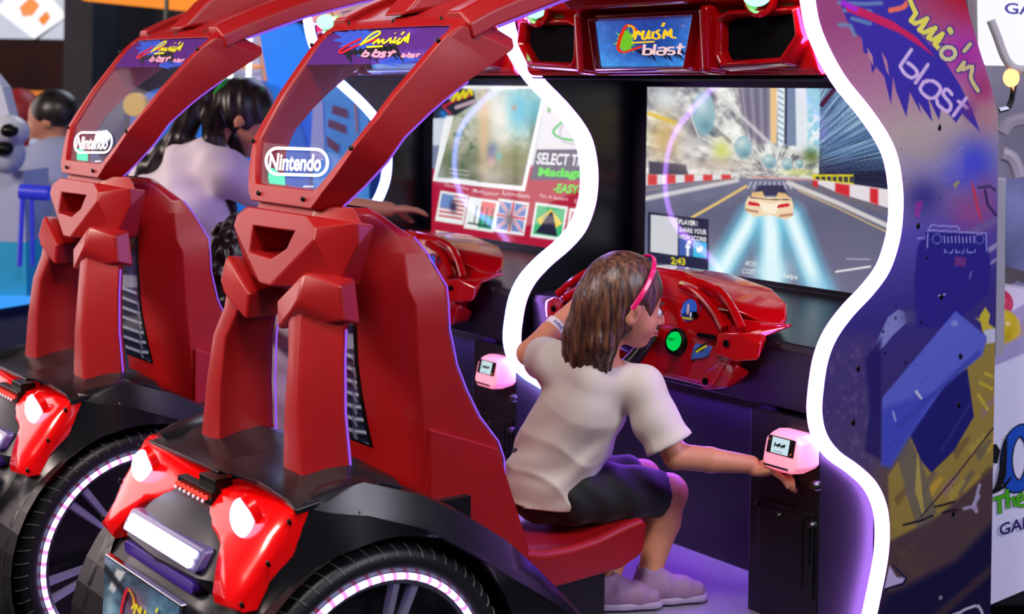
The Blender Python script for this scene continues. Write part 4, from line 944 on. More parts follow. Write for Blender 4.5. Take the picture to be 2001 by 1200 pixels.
# ================================================================ artwork printed on the outer side panel (traced in the photo's coordinates of that flat panel)
def art_paint(p):
    x, y = p.x, p.y
    p.c = p.grad(np.clip((y + .25*(x-1800))/1250, 0, 1), [(0,(150,70,120)),(.12,(172,120,150)),(.20,(176,160,158)),(.29,(150,136,158)),(.36,(88,78,170)),(.48,(56,48,128)),(.60,(60,50,112)),(.68,(96,80,92)),(.80,(96,76,74)),(.9,(60,44,62)),(1,(26,20,56))])
    n = fbm(x/26, y/26, 4); n2 = fbm(x/7, y/12, 8)
    p.put(np.clip((x-1770)/110, 0, 1)*np.clip((70-y+(x-1850)*.3)/80, 0, 1), (172, 22, 40))
    p.blob(1885, 105, 55, 60, (166, 44, 158), .9); p.blob(1920, 175, 30, 40, (158, 40, 100), .8); p.blob(1925, 235, 30, 35, (170, 120, 130), .8)
    # blue violet splash with drips
    sp = [(1640,0),(1700,-20),(1780,0),(1790,60),(1840,110),(1875,165),(1900,215),(1915,258),(1880,222),(1868,240),(1840,205),(1835,235),(1812,185),(1822,238),(1795,200),(1800,222),(1778,180),(1771,228),(1752,180),(1745,150),(1741,205),(1728,150),(1712,130),(1704,144),(1700,105),(1688,104),(1684,75),(1672,66),(1655,40)]
    p.poly(sp, (58, 46, 158), 2); p.poly([(1722,100),(1733,118),(1738,150),(1731,135)], (176, 126, 150)); p.poly([(1694,92),(1705,110),(1707,130),(1698,112)], (186, 138, 150))
    for q in [[(1640,5),(1690,8),(1722,6)],[(1650,20),(1700,22)],[(1665,36),(1700,46)],[(1640,48),(1662,50),(1670,68)]]: p.line(q, 8, (104, 146, 178), 4, .8)
    p.poly([(1645,2),(1690,18),(1745,42),(1790,72),(1828,112),(1800,92),(1760,66),(1700,40),(1655,22)], (196, 34, 92), 2); p.line([(1648,6),(1672,18)], 10, (170, 40, 210), 4)
    p.line(smooth([(1740,20),(1765,14),(1776,0)], 3), 10, (226, 110, 90), 2)
    def outl(pts, w, c): p.line(pts, w+5, (52, 44, 140), 1.5); p.line(pts, w, c, 1)
    zz = [(1776,-6),(1783,12),(1790,26),(1780,40),(1788,46),(1800,42),(1812,36),(1804,50),(1796,58),(1806,64),(1818,58),(1828,55),(1818,68),(1814,74),(1824,78),(1836,70),(1842,66),(1834,80),(1826,86),(1836,96),(1844,92)]
    outl(zz, 9, (222, 214, 92)); ring = [(1853+14*math.cos(a), 104+12*math.sin(a)) for a in np.linspace(0, 6.3, 20)]; outl(ring, 8, (205, 200, 150)); 
    outl([(1856,58),(1858,62)], 11, (205, 200, 110)); outl([(1884,100),(1896,86)], 8, (205, 190, 140)); outl(smooth([(1872,138),(1884,122),(1879,136),(1900,130),(1897,152),(1911,177)], 3), 8, (206, 190, 130))
    W = (206, 180, 232)
    for q in [[(1781,97),(1759,129)], smooth([(1759,129),(1768,144),(1782,152),(1793,143),(1784,130),(1774,123)],3), [(1813,127),(1789,162)], smooth([(1805,160),(1822,158),(1838,172),(1828,190),(1812,190),(1798,174),(1806,160)],3), smooth([(1860,184),(1850,174),(1843,184),(1858,204),(1852,218),(1834,206),(1831,196)],3), [(1888,192),(1863,226)], [(1873,198),(1890,211)]]: p.line(q, 7, W, 1.2)
    p.blob(1895, 215, 14, 18, (120, 50, 120), .6)
    # clouds and shards
    p.blob(1905, 318, 46, 50, (62, 72, 206), .95); p.blob(1872, 345, 40, 26, (74, 78, 196), .8)
    for k in range(7): p.line(smooth([(1762,300+k*9),(1815,316+k*7),(1880,290+k*9)], 4), 5, (150, 146, 206), 6, .35)
    p.blob(1805, 385, 40, 40, (44, 42, 130), .8); p.blob(1900, 415, 46, 40, (150, 72, 130), .8); p.blob(1925, 385, 20, 40, (132, 74, 140), .7)
    p.poly([(1896,352),(1905,368),(1912,400),(1922,440),(1908,410)], (186, 60, 90), 2); p.poly([(1862,360),(1872,352),(1876,356),(1866,370)], (150, 140, 110), 1.5)
    p.line([(1912,366),(1936,364),(1944,372)], 5, (60, 50, 90)); p.line([(1925,372),(1930,400),(1946,420)], 5, (52, 44, 88)); p.poly([(1790,395),(1804,392),(1796,428),(1786,420)], (150, 50, 150), 3, .8)
    p.line([(1870,470),(1945,430)], 14, (110, 92, 150), 4); p.line([(1880,520),(1950,478)], 10, (150, 140, 186), 4); p.line([(1890,545),(1950,505)], 6, (150, 140, 186), 4)
    # big hi-fi shape
    p.poly([(1792,488),(1800,468),(1928,470),(1936,520),(1932,575),(1900,600),(1860,640),(1790,640),(1786,560)], (44, 36, 132), 5)
    p.poly([(1808,453),(1928,458),(1930,492),(1812,490)], (40, 36, 130), 2); 
    for q in [[(1812,450),(1926,456)],[(1815,448),(1820,440),(1872,443),(1876,450)],[(1813,456),(1812,484)],[(1927,458),(1928,490)],[(1793,466),(1806,466)]]: p.line(q, 2.6, (150, 146, 214), 1.4)
    for k in range(9): p.line([(1845+k*7.2,461+(k*3)%4),(1846+k*7.2,474)], 2.4, (150, 150, 214), 1.2)
    for k in (0,1,2): p.line([(1846+22*k,487),(1846+22*k,493),(1860+22*k,494),(1862+22*k,488)], 2, (140, 144, 214), 1)
    for cxx in (1831, 1914): p.line([(cxx+9*math.cos(a), 467+9*math.sin(a)) for a in np.linspace(0, 6.3, 14)], 2, (110, 112, 190), 1)
    p.poly([(1866,502),(1888,503),(1887,521),(1865,520)], (104, 52, 128)); p.line([(1835,577),(1846,575)], 3, (190, 180, 226)); p.line([(1895,545),(1898,530)], 1.5, (150, 150, 210))
    # ground debris, yellow car body
    p.poly([(1900,690),(1925,650),(1952,640),(1952,920),(1830,1010),(1740,1060),(1735,930),(1780,860),(1870,740)], (150, 130, 66), 6)
    for k in range(22):
        a = 1742+((k*53) % 190); b_ = 880+((k*97) % 150)-.5*(a-1742); p.poly([(a,b_),(a+30,b_-30),(a+36,b_-26),(a+8,b_+18)], [(172,150,70),(112,100,84),(196,160,60),(120,98,60),(150,120,110)][k % 5], 3, .85)
    p.poly([(1755,900),(1775,860),(1800,900),(1830,1000),(1800,1060),(1770,960)], (104, 98, 92), 4, .8); p.poly([(1793,870),(1806,1000),(1803,1008),(1788,960)], (172, 156, 84), 2)
    p.line([(1800,1010),(1868,930),(1946,830)], 3, (60, 44, 60), 2)
    for q in [[(1915,748),(1938,760)],[(1912,772),(1930,800)],[(1925,730),(1938,735)]]: p.line(q, 6, (190, 172, 60), 2)
    p.poly([(1735,1060),(1830,1015),(1952,900),(1952,1060),(1800,1150),(1735,1160)], (82, 62, 68), 10); p.put(np.clip((n-.5)*3, 0, 1)*np.clip((y-1010)/60, 0, 1)*.5, (104, 88, 60))
    p.poly([(1735,1165),(1870,1095),(1952,1010),(1952,1240),(1700,1240)], (24, 20, 62), 16); p.line([(1820,1215),(1860,1180),(1952,1100)], 16, (62, 46, 62), 8)
    p.poly([(1935,615),(1925,600),(1914,618),(1920,648),(1928,655)], (196, 180, 60), 2); p.poly([(1905,620),(1945,655),(1950,645),(1920,625)], (196, 180, 60), 2); p.poly([(1922,646),(1952,640),(1950,668),(1928,672)], (190, 196, 220), 3)
    p.poly([(1845,750),(1890,720),(1903,814),(1864,881),(1820,924),(1800,900),(1775,840)], (34, 32, 112), 2.5); p.line([(1840,880),(1895,790)], 3, (70,74,150), 5, .6)
    p.poly([(1867,608),(1929,658),(1920,694),(1849,750),(1781,847),(1740,913),(1722,908),(1723,778)], (92, 100, 200), 2.5)
    p.poly([(1722,800),(1790,775),(1830,770),(1781,847),(1740,913),(1722,908)], (62, 72, 186), 14, .8); p.line([(1760,830),(1912,690)], 10, (62, 70, 170), 6, .8)
    p.line([(1790,765),(1800,778)], 5, (200, 206, 240), 2); p.line([(1745,805),(1750,822)], 4, (150, 160, 230), 2); p.disc(1865, 632, 7, 6, (130, 138, 214)); p.blob(1877, 697, 4, 6, (10, 10, 30), 1, 6)
    p.poly([(1712,690),(1712,670),(1735,620),(1755,605),(1768,610),(1772,630),(1745,655),(1725,680)], (128, 132, 196), 3); p.blob(1775, 620, 15, 14, (84, 80, 130), .8)
    for q in [(1726,648),(1730,690),(1750,622),(1812,505),(1770,708),(1800,630)]: p.blob(q[0], q[1], 2.5, 3, (8, 8, 40), 1, 6)
    p.put(np.clip((1722-x)/20, 0, 1)*np.clip((y-640)/30, 0, 1)*np.clip((960-y)/60, 0, 1)*.75, (74, 60, 118)); p.put(np.clip((n2-.55)*4, 0, 1)*np.clip((1725-x)/20, 0, 1)*np.clip((y-650)/30, 0, 1)*.4, (130, 110, 150))
    p.poly([(1690,700),(1722,660),(1722,900),(1690,880),(1700,800)], (34, 26, 96), 8, .8)
    for q in [[(1765,1026),(1798,1018),(1822,1008)],[(1826,990),(1845,987),(1865,980)],[(1842,1002),(1870,996)]]: p.line(q, 4, (28, 18, 40), 2)
    for q in [[(1884,994),(1900,990),(1908,999)],[(1908,1000),(1905,984),(1914,948)],[(1900,990),(1913,970)]]: p.line(q, 6, (170, 158, 196), 3)
    p.poly([(1728,1150),(1738,1105),(1752,1128),(1770,1130),(1766,1140)], (190, 176, 220), 2); p.line([(1728,1152),(1765,1141),(1771,1130),(1745,1105)], 4, (26, 20, 60), 1.5)
    p.line([(1860,1204),(1898,1186),(1912,1184),(1919,1196),(1922,1215)], 5, (196, 196, 216), 1); p.blob(1838, 1168, 4, 4, (150, 140, 160), 1, 6)
    p.c = np.clip((p.c-70)*1.14+78, 0, 255)
    sp_ = fbm(x/3.1, y/3.1, 21, 2); p.put(np.clip((sp_-.85)*14, 0, 1)*.6, (26, 20, 60))
gy = np.linspace(-.50, .255, 270); gz = np.linspace(-.14, 1.845, 600)
GA = np.array([[(.5705, y, z) for z in gz] for y in gy])
ye = np.array([yedge(z) for z in gz]); yb = np.array([yback(z) for z in gz])
# the two silhouettes are followed exactly: every row of the grid runs from the edge to the back
uu = np.linspace(0, 1, 200)
GA = np.array([[(.5705, ye[j] + .001 + (yb[j]-ye[j]-.002)*u, gz[j]) for j in range(len(gz))] for u in uu])
painted_grid('side_artwork', GA, None, art_paint, M_['art'], root, parent=pR)
# ================================================================ the pictures on the two screens
def race_paint(p):
    x, y = p.x, p.y; vx, vy = 1512., 345.
    dx, dy = x-vx, y-vy; r = np.hypot(dx, dy)+1; a = np.arctan2(dy, dx)
    iso = fbm(x/16, y/16, 44); wr_ = np.clip((r-60)/160, 0, 1)
    s1 = fbm(a*13, np.log(r)*3.2, 2)*.55 + iso*.45; s2 = fbm(a*46, np.log(r)*4, 5)*.5*wr_ + .5*fbm(x/5, y/5, 6)*(1-.4*wr_) + .12
    p.c = p.grad(s1, [(.2,(96,98,110)),(.40,(164,162,164)),(.52,(216,216,212)),(.7,(244,244,240))]) * (.82+.45*s2)[:, None]
    p.blob(1300, 195, 24, 26, (225, 232, 235), .9); p.blob(1300, 270, 34, 46, (206, 176, 118), .95); p.line([(1268,222),(1320,240)], 8, (226, 190, 60), 4, .8)
    p.blob(1345, 275, 22, 40, (214, 206, 204), .7); p.blob(1362, 250, 18, 24, (70, 66, 70), .7); p.poly([(1268,315),(1340,322),(1345,342),(1268,342)], (76, 70, 86), 4)
    p.poly([(1440,170),(1508,170),(1508,275),(1480,285),(1452,240)], (128, 122, 142), 8)
    for k in range(9): p.line([(1450+k*9, 170), (1462+k*7, 275)], 2, (86, 84, 112) if k % 2 else (176, 172, 184), 2, .8)
    p.poly([(1575,170),(1606,170),(1600,300),(1575,300)], (150, 206, 226), 4); p.poly([(1552,170),(1576,170),(1578,290),(1553,300)], (224, 230, 236), 3); p.poly([(1534,170),(1554,170),(1556,285),(1534,285)], (120, 136, 166), 3)
    p.poly([(1505,170),(1518,170),(1517,280),(1506,280)], (236, 196, 140), 2.5); p.line([(1526,170),(1526,280)], 11, (224, 236, 242), 2); 
    for k in range(9): p.line([(1521,176+k*12),(1531,182+k*12)], 2.5, (120, 146, 176), 1.5)
    p.line([(1536,170),(1535,280)], 4, (44, 48, 70), 2)
    p.put(np.clip((fbm(x/9, y/9, 31)-.42)*5, 0, 1)*np.exp(-(((x-1590)/20)**2+((y-255)/50)**2)), (240, 244, 244))
    bl = p.inside([(1602,168),(1790,168),(1790,380),(1600,350)]).astype(float)
    p.put(bl, p.grad(np.clip(fbm(a*120, np.log(r)*2.5, 7)*1.2-.1+ (300-y)/600, 0, 1), [(.1,(34,40,70)),(.45,(76,108,150)),(.75,(128,160,190)),(1,(190,212,226))]))
    p.put(np.clip((y-(300-(x-1600)*.0))/45, 0, 1)*bl*.85, (30, 28, 52)); p.line([(1606,205),(1632,172)], 9, (70, 30, 60), 2)
    for q in [(1375,222,22,42),(1452,288,17,22),(1503,316,14,14),(1538,322,11,12),(1562,320,8,9)]:
        p.disc(*q, (150, 186, 196), .2); p.blob(q[0]-q[2]*.2, q[1]-q[3]*.4, q[2]*.6, q[3]*.4, (212, 228, 226), .8); p.blob(q[0]+q[2]*.2, q[1]+q[3]*.6, q[2]*.6, q[3]*.35, (84, 130, 146), .6)
        p.line(smooth([(q[0]-q[2]*1.25, q[1]-q[3]*.6),(q[0]-q[2]*1.0,q[1]+q[3]*.3),(q[0]-q[2]*.4,q[1]+q[3]*1.1)],4), 2.5, (222,222,222), 1.5, .9)
    p.line([(1390,172),(1515,290),(1585,305)], 7, (216, 216, 214), 5, .8); p.blob(1410, 296, 17, 22, (206, 210, 96), .85); p.blob(1585, 305, 16, 16, (86, 110, 50), .9); p.blob(1400, 322, 70, 15, (190, 170, 156), .7); p.blob(1562, 337, 30, 6, (214, 222, 120), .8)
    # road
    road = p.inside([(1240,362),(1430,349),(1590,350),(1790,420),(1790,640),(1240,640)]).astype(float)
    p.put(road, p.grad(np.clip((y-345)/230 + .25*(s1-.5), 0, 1), [(0,(120,120,146)),(.3,(96,98,124)),(1,(112,108,134))]))
    p.line([(1262,388),(1440,352)], 9, (220, 216, 216), 5, .9); p.line([(1262,372),(1435,349)], 5, (150,140,140), 4, .7)
    p.line([(1340,432),(1400,398),(1458,364)], 5.5, (226, 190, 116), 2); 
    for k in range(10): p.line([(1468+k*9, 356), (1462+k*10.5, 368)], 3, (216, 218, 226), 2, .7)
    p.line([(1540,357),(1640,398),(1775,460)], 9, (212, 206, 204), 4); p.line([(1560,372),(1640,408),(1775,474)], 3, (220, 190, 120), 2, .8); p.line([(1580,362),(1775,428)], 10, (112,104,112), 5,.8)
    p.poly([(1262,341),(1425,343),(1415,349),(1262,363)], (224, 222, 226), 2)
    for k in (0, 2, 4, 6, 8): p.poly([(1266+k*18,341),(1284+k*18,341.5),(1284+k*18,361-k*1.4),(1266+k*18,362-k*1.4)], (214, 66, 66), 4)
    p.poly([(1584,347),(1600,350),(1775,376),(1775,418),(1640,378),(1590,356)], (226, 218, 222), 2)
    for a0, a1 in ((1632,1660),(1588,1598),(1700,1716)): p.poly([(a0,351+(a0-1584)*.14),(a1,351+(a1-1584)*.14),(a1,362+(a1-1584)*.30),(a0,362+(a0-1584)*.28)], (208, 44, 50), 4)
    p.line([(1585,352),(1480,346),(1470,347)], 4, (220,150,146), 3, .7); p.poly([(1586,341),(1668,341),(1668,361),(1588,350)], (216, 200, 40), 1.5)
    for k in range(7): p.poly([(1594+k*11,345),(1602+k*11,345),(1602+k*11,352+k),(1594+k*11,350+k)], (60, 60, 70), 1.5)
    # car and its three beams
    for q, w0 in (([(1470,424),(1400,545)], 34), ([(1507,424),(1508,560)], 40), ([(1545,424),(1608,590)], 34)):
        p.line(q, w0+18, (110, 206, 236), 26, .8); p.line(q, w0-8, (232, 252, 255), 18, .97)
    p.blob(1395, 520, 20, 34, (190, 240, 250), .7); p.blob(1508, 530, 40, 30, (216, 244, 250), .8); p.blob(1605, 570, 30, 30, (130, 190, 224), .7)
    p.poly([(1482,362),(1530,362),(1540,382),(1472,382)], (54, 54, 84), 2); p.poly([(1470,376),(1490,374),(1495,388),(1466,388)], (230,186,130), 2); p.poly([(1520,376),(1535,378),(1544,388),(1516,388)], (230,186,130), 2)
    p.poly([(1462,384),(1545,386),(1551,402),(1548,424),(1535,430),(1505,420),(1475,424),(1456,412),(1456,398)], (240, 214, 176), 2); p.line([(1466,386),(1505,390),(1543,390)], 2.5, (90, 70, 70)); p.poly([(1480,392),(1506,400),(1528,394),(1516,418),(1492,416)], (250, 238, 212), 2)
    p.poly([(1464,393),(1485,398),(1484,404),(1461,400)], (206, 36, 56)); p.poly([(1520,400),(1541,397),(1544,403),(1519,407)], (206, 36, 56)); p.line([(1458,410),(1480,414)], 4, (150,100,90), 3,.8); p.line([(1525,422),(1548,419)], 5, (170,110,90), 3,.8)
    p.line([(1634,531),(1700,521)], 4, (226, 226, 226), 2); p.line([(1655,506),(1700,507)], 2.5, (190, 190, 206), 3, .8)
    # share box
    p.poly([(1266,414),(1385,429),(1384,528),(1266,512)], (34, 36, 66), 1); p.poly([(1272,419),(1325,426),(1324,500),(1271,492)], (206, 208, 214), 1)
    p.text('PLAYER1', (1327,438), (1363,442), (1327,428), (240,240,240), .03); p.text('SHARE YOUR', (1327,453), (1381,459), (1327,443), (240,240,240), .03); p.text('HIGH SCORE!', (1327,466), (1380,473), (1327,457), (240,240,240), .03)
    p.poly([(1327,466),(1354,470),(1353,502),(1327,498)], (66, 96, 170)); p.poly([(1354,470),(1381,474),(1381,506),(1354,502)], (60, 186, 226)); p.text('f', (1339,500), (1350,502), (1340,468), (240, 244, 250), .03)
    p.poly([(1361,481),(1364,486),(1369,481),(1373,482),(1372,490),(1366,494),(1361,491)], (240,248,252), 1)
    p.text('2:43', (1311,516), (1339,519), (1311,502), (226, 214, 30), .03)
    p.text('MON', (1456,519), (1476,521), (1459,509), (226,232,236), .02, .8); p.text('COST', (1449,534), (1474,537), (1452,524), (226,232,236), .02, .9);  p.text('1 Swipe', (1521,544), (1558,549), (1523,532), (240,244,246), .02, .9)
def select_paint(p):
    x, y = p.x, p.y
    p.c = np.tile(np.array([[172., 22, 52]]), (len(x), 1)); p.put(np.clip((y-440)/60, 0, 1)*.45, (120, 16, 40)); p.put(np.clip((330-y)/10, 0, 1), (214, 218, 226))
    p.poly([(840,160),(915,160),(888,232),(840,232)], (40, 40, 60), 2); p.poly([(843,232),(884,228),(874,282),(843,280)], (206, 212, 226), 3); p.poly([(840,284),(872,284),(862,330),(840,330)], (120, 130, 160), 5)
    p.poly([(840,333),(1150,333),(1150,520),(840,520)], (176, 22, 54), 6)
    p.poly([(1068,160),(1160,160),(1160,292),(1050,292),(1062,220)], (228, 228, 234), 2); p.put(np.exp(-(((x-1110)/55)**2+((y-190)/40)**2))*.8, (248, 240, 246))
    p.line(smooth([(1118,222),(1092,244),(1081,258),(1096,270),(1135,276)], 4), 4, (44, 186, 70), 1.5); p.line(smooth([(1118,229),(1096,250),(1100,276),(1135,283)], 4), 4, (176,180,196), 3, .7)
    p.blob(1073, 215, 3, 5, (60,150,70), .9)
    q = [(884,168),(1068,168),(1024,372),(848,352)]; p.poly(q, (238, 240, 242), 1.5)
    qi = [(900,174),(1062,174),(1020,364),(855,346)]; m = p.inside(qi).astype(float); n = fbm(x/8, y/8, 11)
    p.put(m, p.grad(np.clip((y-170)/190, 0, 1), [(0,(196,204,196)),(.5,(206,204,180)),(.72,(128,134,104)),(1,(110,108,84))])*(.75+.5*n)[:, None])
    p.put(m*np.exp(-(((x-1012)/34)**2+((y-215)/48)**2)*1.2), (70, 186, 214)); p.put(m*np.exp(-(((x-1048)/16)**2+((y-225)/40)**2)), (40, 160, 180)); p.put(m*np.exp(-(((x-975)/22)**2+((y-240)/60)**2)), (232, 230, 220))
    p.put(m*np.clip((n-.35)*3, 0, 1)*np.exp(-(((x-905)/36)**2+((y-290)/80)**2)), (66, 96, 60)); p.put(m*np.exp(-(((x-1000)/34)**2+((y-312)/24)**2)), (124, 128, 76)); p.put(m*np.exp(-(((x-946)/12)**2+((y-255)/90)**2)), (222, 190, 150)); p.put(m*np.exp(-(((x-1046)/12)**2+((y-268)/25)**2)), (56, 84, 60))
    p.blob(962, 295, 10, 16, (110, 120, 170), .8); p.blob(960, 316, 8, 10, (206, 160, 166), .8); p.blob(975, 305, 5, 8, (70, 190, 200), .7); p.blob(960, 345, 22, 14, (196,190,180), .6); p.blob(1005, 210, 5, 6, (214,120,90), .7); p.blob(862, 342, 12, 18, (190,196,206), .5)
    for k in range(3): p.line([(878,330+k*8),(916,335+k*8)], 2.6, (206, 210, 216), 1.5, .7)
    p.line([(884,168),(1068,168),(1024,372),(848,352),(884,168)], 4, (244, 244, 246), 1)
    # small logo
    p.poly([(862,210),(900,172),(925,178),(930,200),(890,226),(870,226)], (20, 20, 34), 4, .9); p.line([(880,222),(866,208),(890,196),(920,186)], 4, (214,40,60), 2); p.line(smooth([(884,196),(894,182),(896,194),(906,178),(908,190),(918,176),(922,184)],3), 6, (222, 210, 40), 2); p.line([(892,210),(926,198)], 8, (226,190,206), 3, .8); p.blob(866,222,8,8,(40,130,220),.9)
    p.poly([(1049,292),(1160,292),(1160,352),(1036,352)], (78, 80, 104), 1.5)
    p.text('SELECT TRACK', (1047,321), (1178,327), (1051,298), (238,240,244), .03); p.text('Madagascar', (1050,350), (1186,354), (1054,327), (70, 226, 50), .04); p.text('-EASY-', (1080,376), (1134,380), (1083,358), (80, 226, 50), .04)
    cards = [(883,406),(940,419),(999,424),(1073,433),(1141,446)]; names = ['Death Valley','Madagascar','London','Rio de Janeiro','Singapore']
    for i, ((cx_, cy_), nm_) in enumerate(zip(cards, names)):
        s_ = 1+.05*i; w_, h_ = 25*s_, 27*s_
        C = lambda u, v: (cx_+u*w_ - v*5, cy_+v*h_ + u*4)
        R_ = lambda a, b_, c_, d_, col, sf=1: p.poly([C(a,b_), C(c_,b_), C(c_,d_), C(a,d_)], col, sf)
        R_(-1.1,-1.08,1.1,1.1,(232,238,236),1.5)
        if i == 0:
            for k in range(6): R_(-.9,-.9+k*.3,.95,-.75+k*.3,(206,90,106))
            R_(-.95,-.9,0,.1,(110,140,196)); p.blob(*C(.1,-.1), 7, 12, (36, 30, 60), .9)
        if i == 1:
            R_(-.1,-.9,.95,.0,(226,106,106)); R_(-.1,.0,.95,.9,(60,170,120))
            for k in range(4): p.line([C(-.4+k*.4,-.5), C(-.4+k*.4,.7)], 2, (40,44,50), 1.5)
            p.line([C(-.8,.7),C(.8,.75)], 3, (34,36,60), 2)
        if i == 2:
            R_(-.95,-.9,.95,.9,(86,120,190)); 
            for a_, b_ in (((-.95,-.9),(.95,.9)),((-.95,.9),(.95,-.9))): p.line([C(*a_),C(*b_)], 6, (232,226,232)); p.line([C(*a_),C(*b_)], 2.4, (206,60,80))
            p.line([C(0,-.9),C(0,.9)], 8, (236,230,236)); p.line([C(-.95,0),C(.95,0)], 8, (236,230,236)); p.line([C(0,-.9),C(0,.9)], 4.5, (206,50,76)); p.line([C(-.95,0),C(.95,0)], 4.5, (206,50,76)); p.blob(*C(-.1,.2), 8, 16, (70,70,80), .9)
        if i == 3:
            R_(-.95,-.9,.95,.9,(64,184,120)); p.poly([C(-.85,0),C(0,-.8),C(.9,0),C(0,.8)], (234,206,70)); p.blob(*C(-.1,-.1), 8, 9, (70,110,190), .9); p.poly([C(-.8,.8),C(0,-.6),C(.15,-.6),C(.7,.85)], (32, 36, 60), 1.5)
        if i == 4: R_(-.95,-.9,.95,.0,(214,110,150)); p.blob(*C(-.4,-.5), 6, 6, (240,226,236), .9)
        a_ = C(-1,-1.5); b_ = C(.9,-1.5); p.text(nm_, (a_[0]+3,a_[1]+5), (b_[0]+3,b_[1]+5), (a_[0]+4,a_[1]-4), (238,226,230), .01, .9)
def screen(paint, X0, name, parent, rt_, nx=330, nz=210):
    gx = np.linspace(-W_, W_, nx); gz = np.linspace(Z0, Z1, nz)
    G = np.array([[(X0 + x, -.0045, z) for z in gz] for x in gx]); return painted_grid(name, G, None, paint, M_['screen'], rt_, parent=parent)
tag(root, 'nearest racing game machine, red seat pod, street race on its screen', 'arcade machine')
bez = [c for c in children(root) if c.name.startswith('monitor_bezel')][0]
PITCH = 1.14
for c_ in [root] + children(root):
    if c_.parent is None or c_.parent == root: pass
bpy.context.view_layer.update()
root2 = copy_tree(root, None, skip=('side_artwork',))
root2.location = (root.location.x - PITCH, root.location.y, root.location.z)
tag(root2, 'left racing game machine, red seat pod, track menu on its screen', 'arcade machine')
for r_ in (root, root2): r_['group'] = 'racing game machines side by side'
bez2 = [c for c in children(root2) if c.name.startswith('monitor_bezel')][0]
screen(race_paint, 0, 'screen', bez, root)
screen(select_paint, -PITCH, 'screen', bez2, root2)
# the left cabinet's neon is bluer, its own material on a copied mesh
for p2 in children(root2):
    if p2.name.startswith('side_panel'):
        for q in children(p2):
            if q.name.startswith('neon_strip'): q.data = q.data.copy(); q.data.materials[0] = M_['neon_blue']
# ================================================================ people
SK = mat('skin', (216, 146, 112), rough=.45, spec=.4, noise=(18, .05, (1, 1, 1)))
SK2 = mat('skin_tan', (178, 118, 92), rough=.5)
def hairmat(name, c1, c2, sc=60):
    m = mat(name, c1, rough=.36, spec=.5); nt = m.node_tree; b = nt.nodes['Principled BSDF']
    tc = nt.nodes.new('ShaderNodeTexCoord'); mp = nt.nodes.new('ShaderNodeMapping'); mp.inputs['Scale'].default_value = (1, 1, .07)
    n = nt.nodes.new('ShaderNodeTexNoise'); n.inputs['Scale'].default_value = sc*1.6; n.inputs['Detail'].default_value = 6
    r = nt.nodes.new('ShaderNodeValToRGB'); r.color_ramp.elements[0].position = .38; r.color_ramp.elements[1].position = .66
    r.color_ramp.elements[0].color = (*s2l(c1), 1); r.color_ramp.elements[1].color = (*s2l(c2), 1)
    bp = nt.nodes.new('ShaderNodeBump'); bp.inputs['Strength'].default_value = .7; bp.inputs['Distance'].default_value = .0012
    nt.links.new(tc.outputs['Object'], mp.inputs[0]); nt.links.new(mp.outputs[0], n.inputs['Vector']); nt.links.new(n.outputs[0], r.inputs[0])
    nt.links.new(r.outputs[0], b.inputs['Base Color']); nt.links.new(n.outputs[0], bp.inputs['Height']); nt.links.new(bp.outputs[0], b.inputs['Normal'])
    return m
def nrm(v): v = np.array(v, float); return v / np.linalg.norm(v)
def hand(S_, wr, d, back, side, L=.075, grip=.9, r=.0068):
    # wrist, direction of the fingers, back-of-hand direction, thumb side; fingers root inside the palm and curl towards -back
    d, back, side = nrm(d), nrm(back), nrm(side); wr = np.array(wr, float)
    S_.ell(wr + d*.036, (.040, .030, .014), rot=[d, side, back], k=.010)
    for i, (o, l) in enumerate([(.021, .92), (.007, 1.0), (-.007, .93), (-.020, .74)]):
        p0 = wr + d*.055 + side*o; l_ = L*l*.9; a = 0; pts = [p0]
        for seg, (fl, ln) in enumerate([(.35, .42), (.95, .33), (.75, .25)]):
            a += fl*grip; pts.append(pts[-1] + (d*math.cos(a) - back*math.sin(a))*ln*l_)
        S_.chain(pts, [r*1.12, r*1.05, r*.95, r*.8], k=.003)
    t0 = wr + d*.016 + side*.022
    S_.chain([t0, t0 + (d*.6 + side*.75 - back*.25)*.022, t0 + (d*1.0 + side*.55 - back*.7)*.040, t0 + (d*1.25 + side*.1 - back*.9)*.052], [r*1.5, r*1.3, r*1.15, r*.9], k=.004)
def head(S_, Hc, f, u, s, k_=1.0):
    c = lambda a, b_, d_: Hc + f*a*k_ + s*b_*k_ + u*d_*k_
    R3 = [f, s, u]
    S_.ell(c(-.010, 0, .018), (.093*k_, .073*k_, .092*k_), rot=R3, k=.01)
    S_.ell(c(.030, 0, -.040), (.056*k_, .055*k_, .060*k_), rot=R3, k=.03)
    S_.ell(c(.056, 0, -.086), (.019*k_, .022*k_, .015*k_), rot=R3, k=.022)
    S_.ell(c(.048, .030, -.040), (.024*k_, .022*k_, .024*k_), rot=R3, k=.02); S_.ell(c(.048, -.030, -.040), (.024*k_, .022*k_, .024*k_), rot=R3, k=.02)
    for q in (1, -1): S_.ell(c(.090, q*.031, -.008), (.016*k_, .015*k_, .011*k_), rot=R3, k=.010, cut=True)
    S_.chain([c(.080, 0, .006), c(.098, 0, -.022), c(.103, 0, -.032)], [.006*k_, .0075*k_, .0085*k_], k=.008)
    for q in (1, -1): S_.ell(c(.091, q*.009, -.036), (.009*k_, .007*k_, .006*k_), rot=R3, k=.005)
    S_.ell(c(.086, 0, -.055), (.009*k_, .020*k_, .0055*k_), rot=R3, k=.004); S_.ell(c(.084, 0, -.066), (.009*k_, .017*k_, .006*k_), rot=R3, k=.004)
    for q in (1, -1):
        S_.ell(c(-.006, q*.074, -.020), (.018*k_, .008*k_, .027*k_), rot=[nrm(f - u*.25), s, nrm(u + f*.25)], k=.006)
        S_.ell(c(-.003, q*.082, -.018), (.009*k_, .005*k_, .014*k_), rot=R3, k=.003, cut=True)
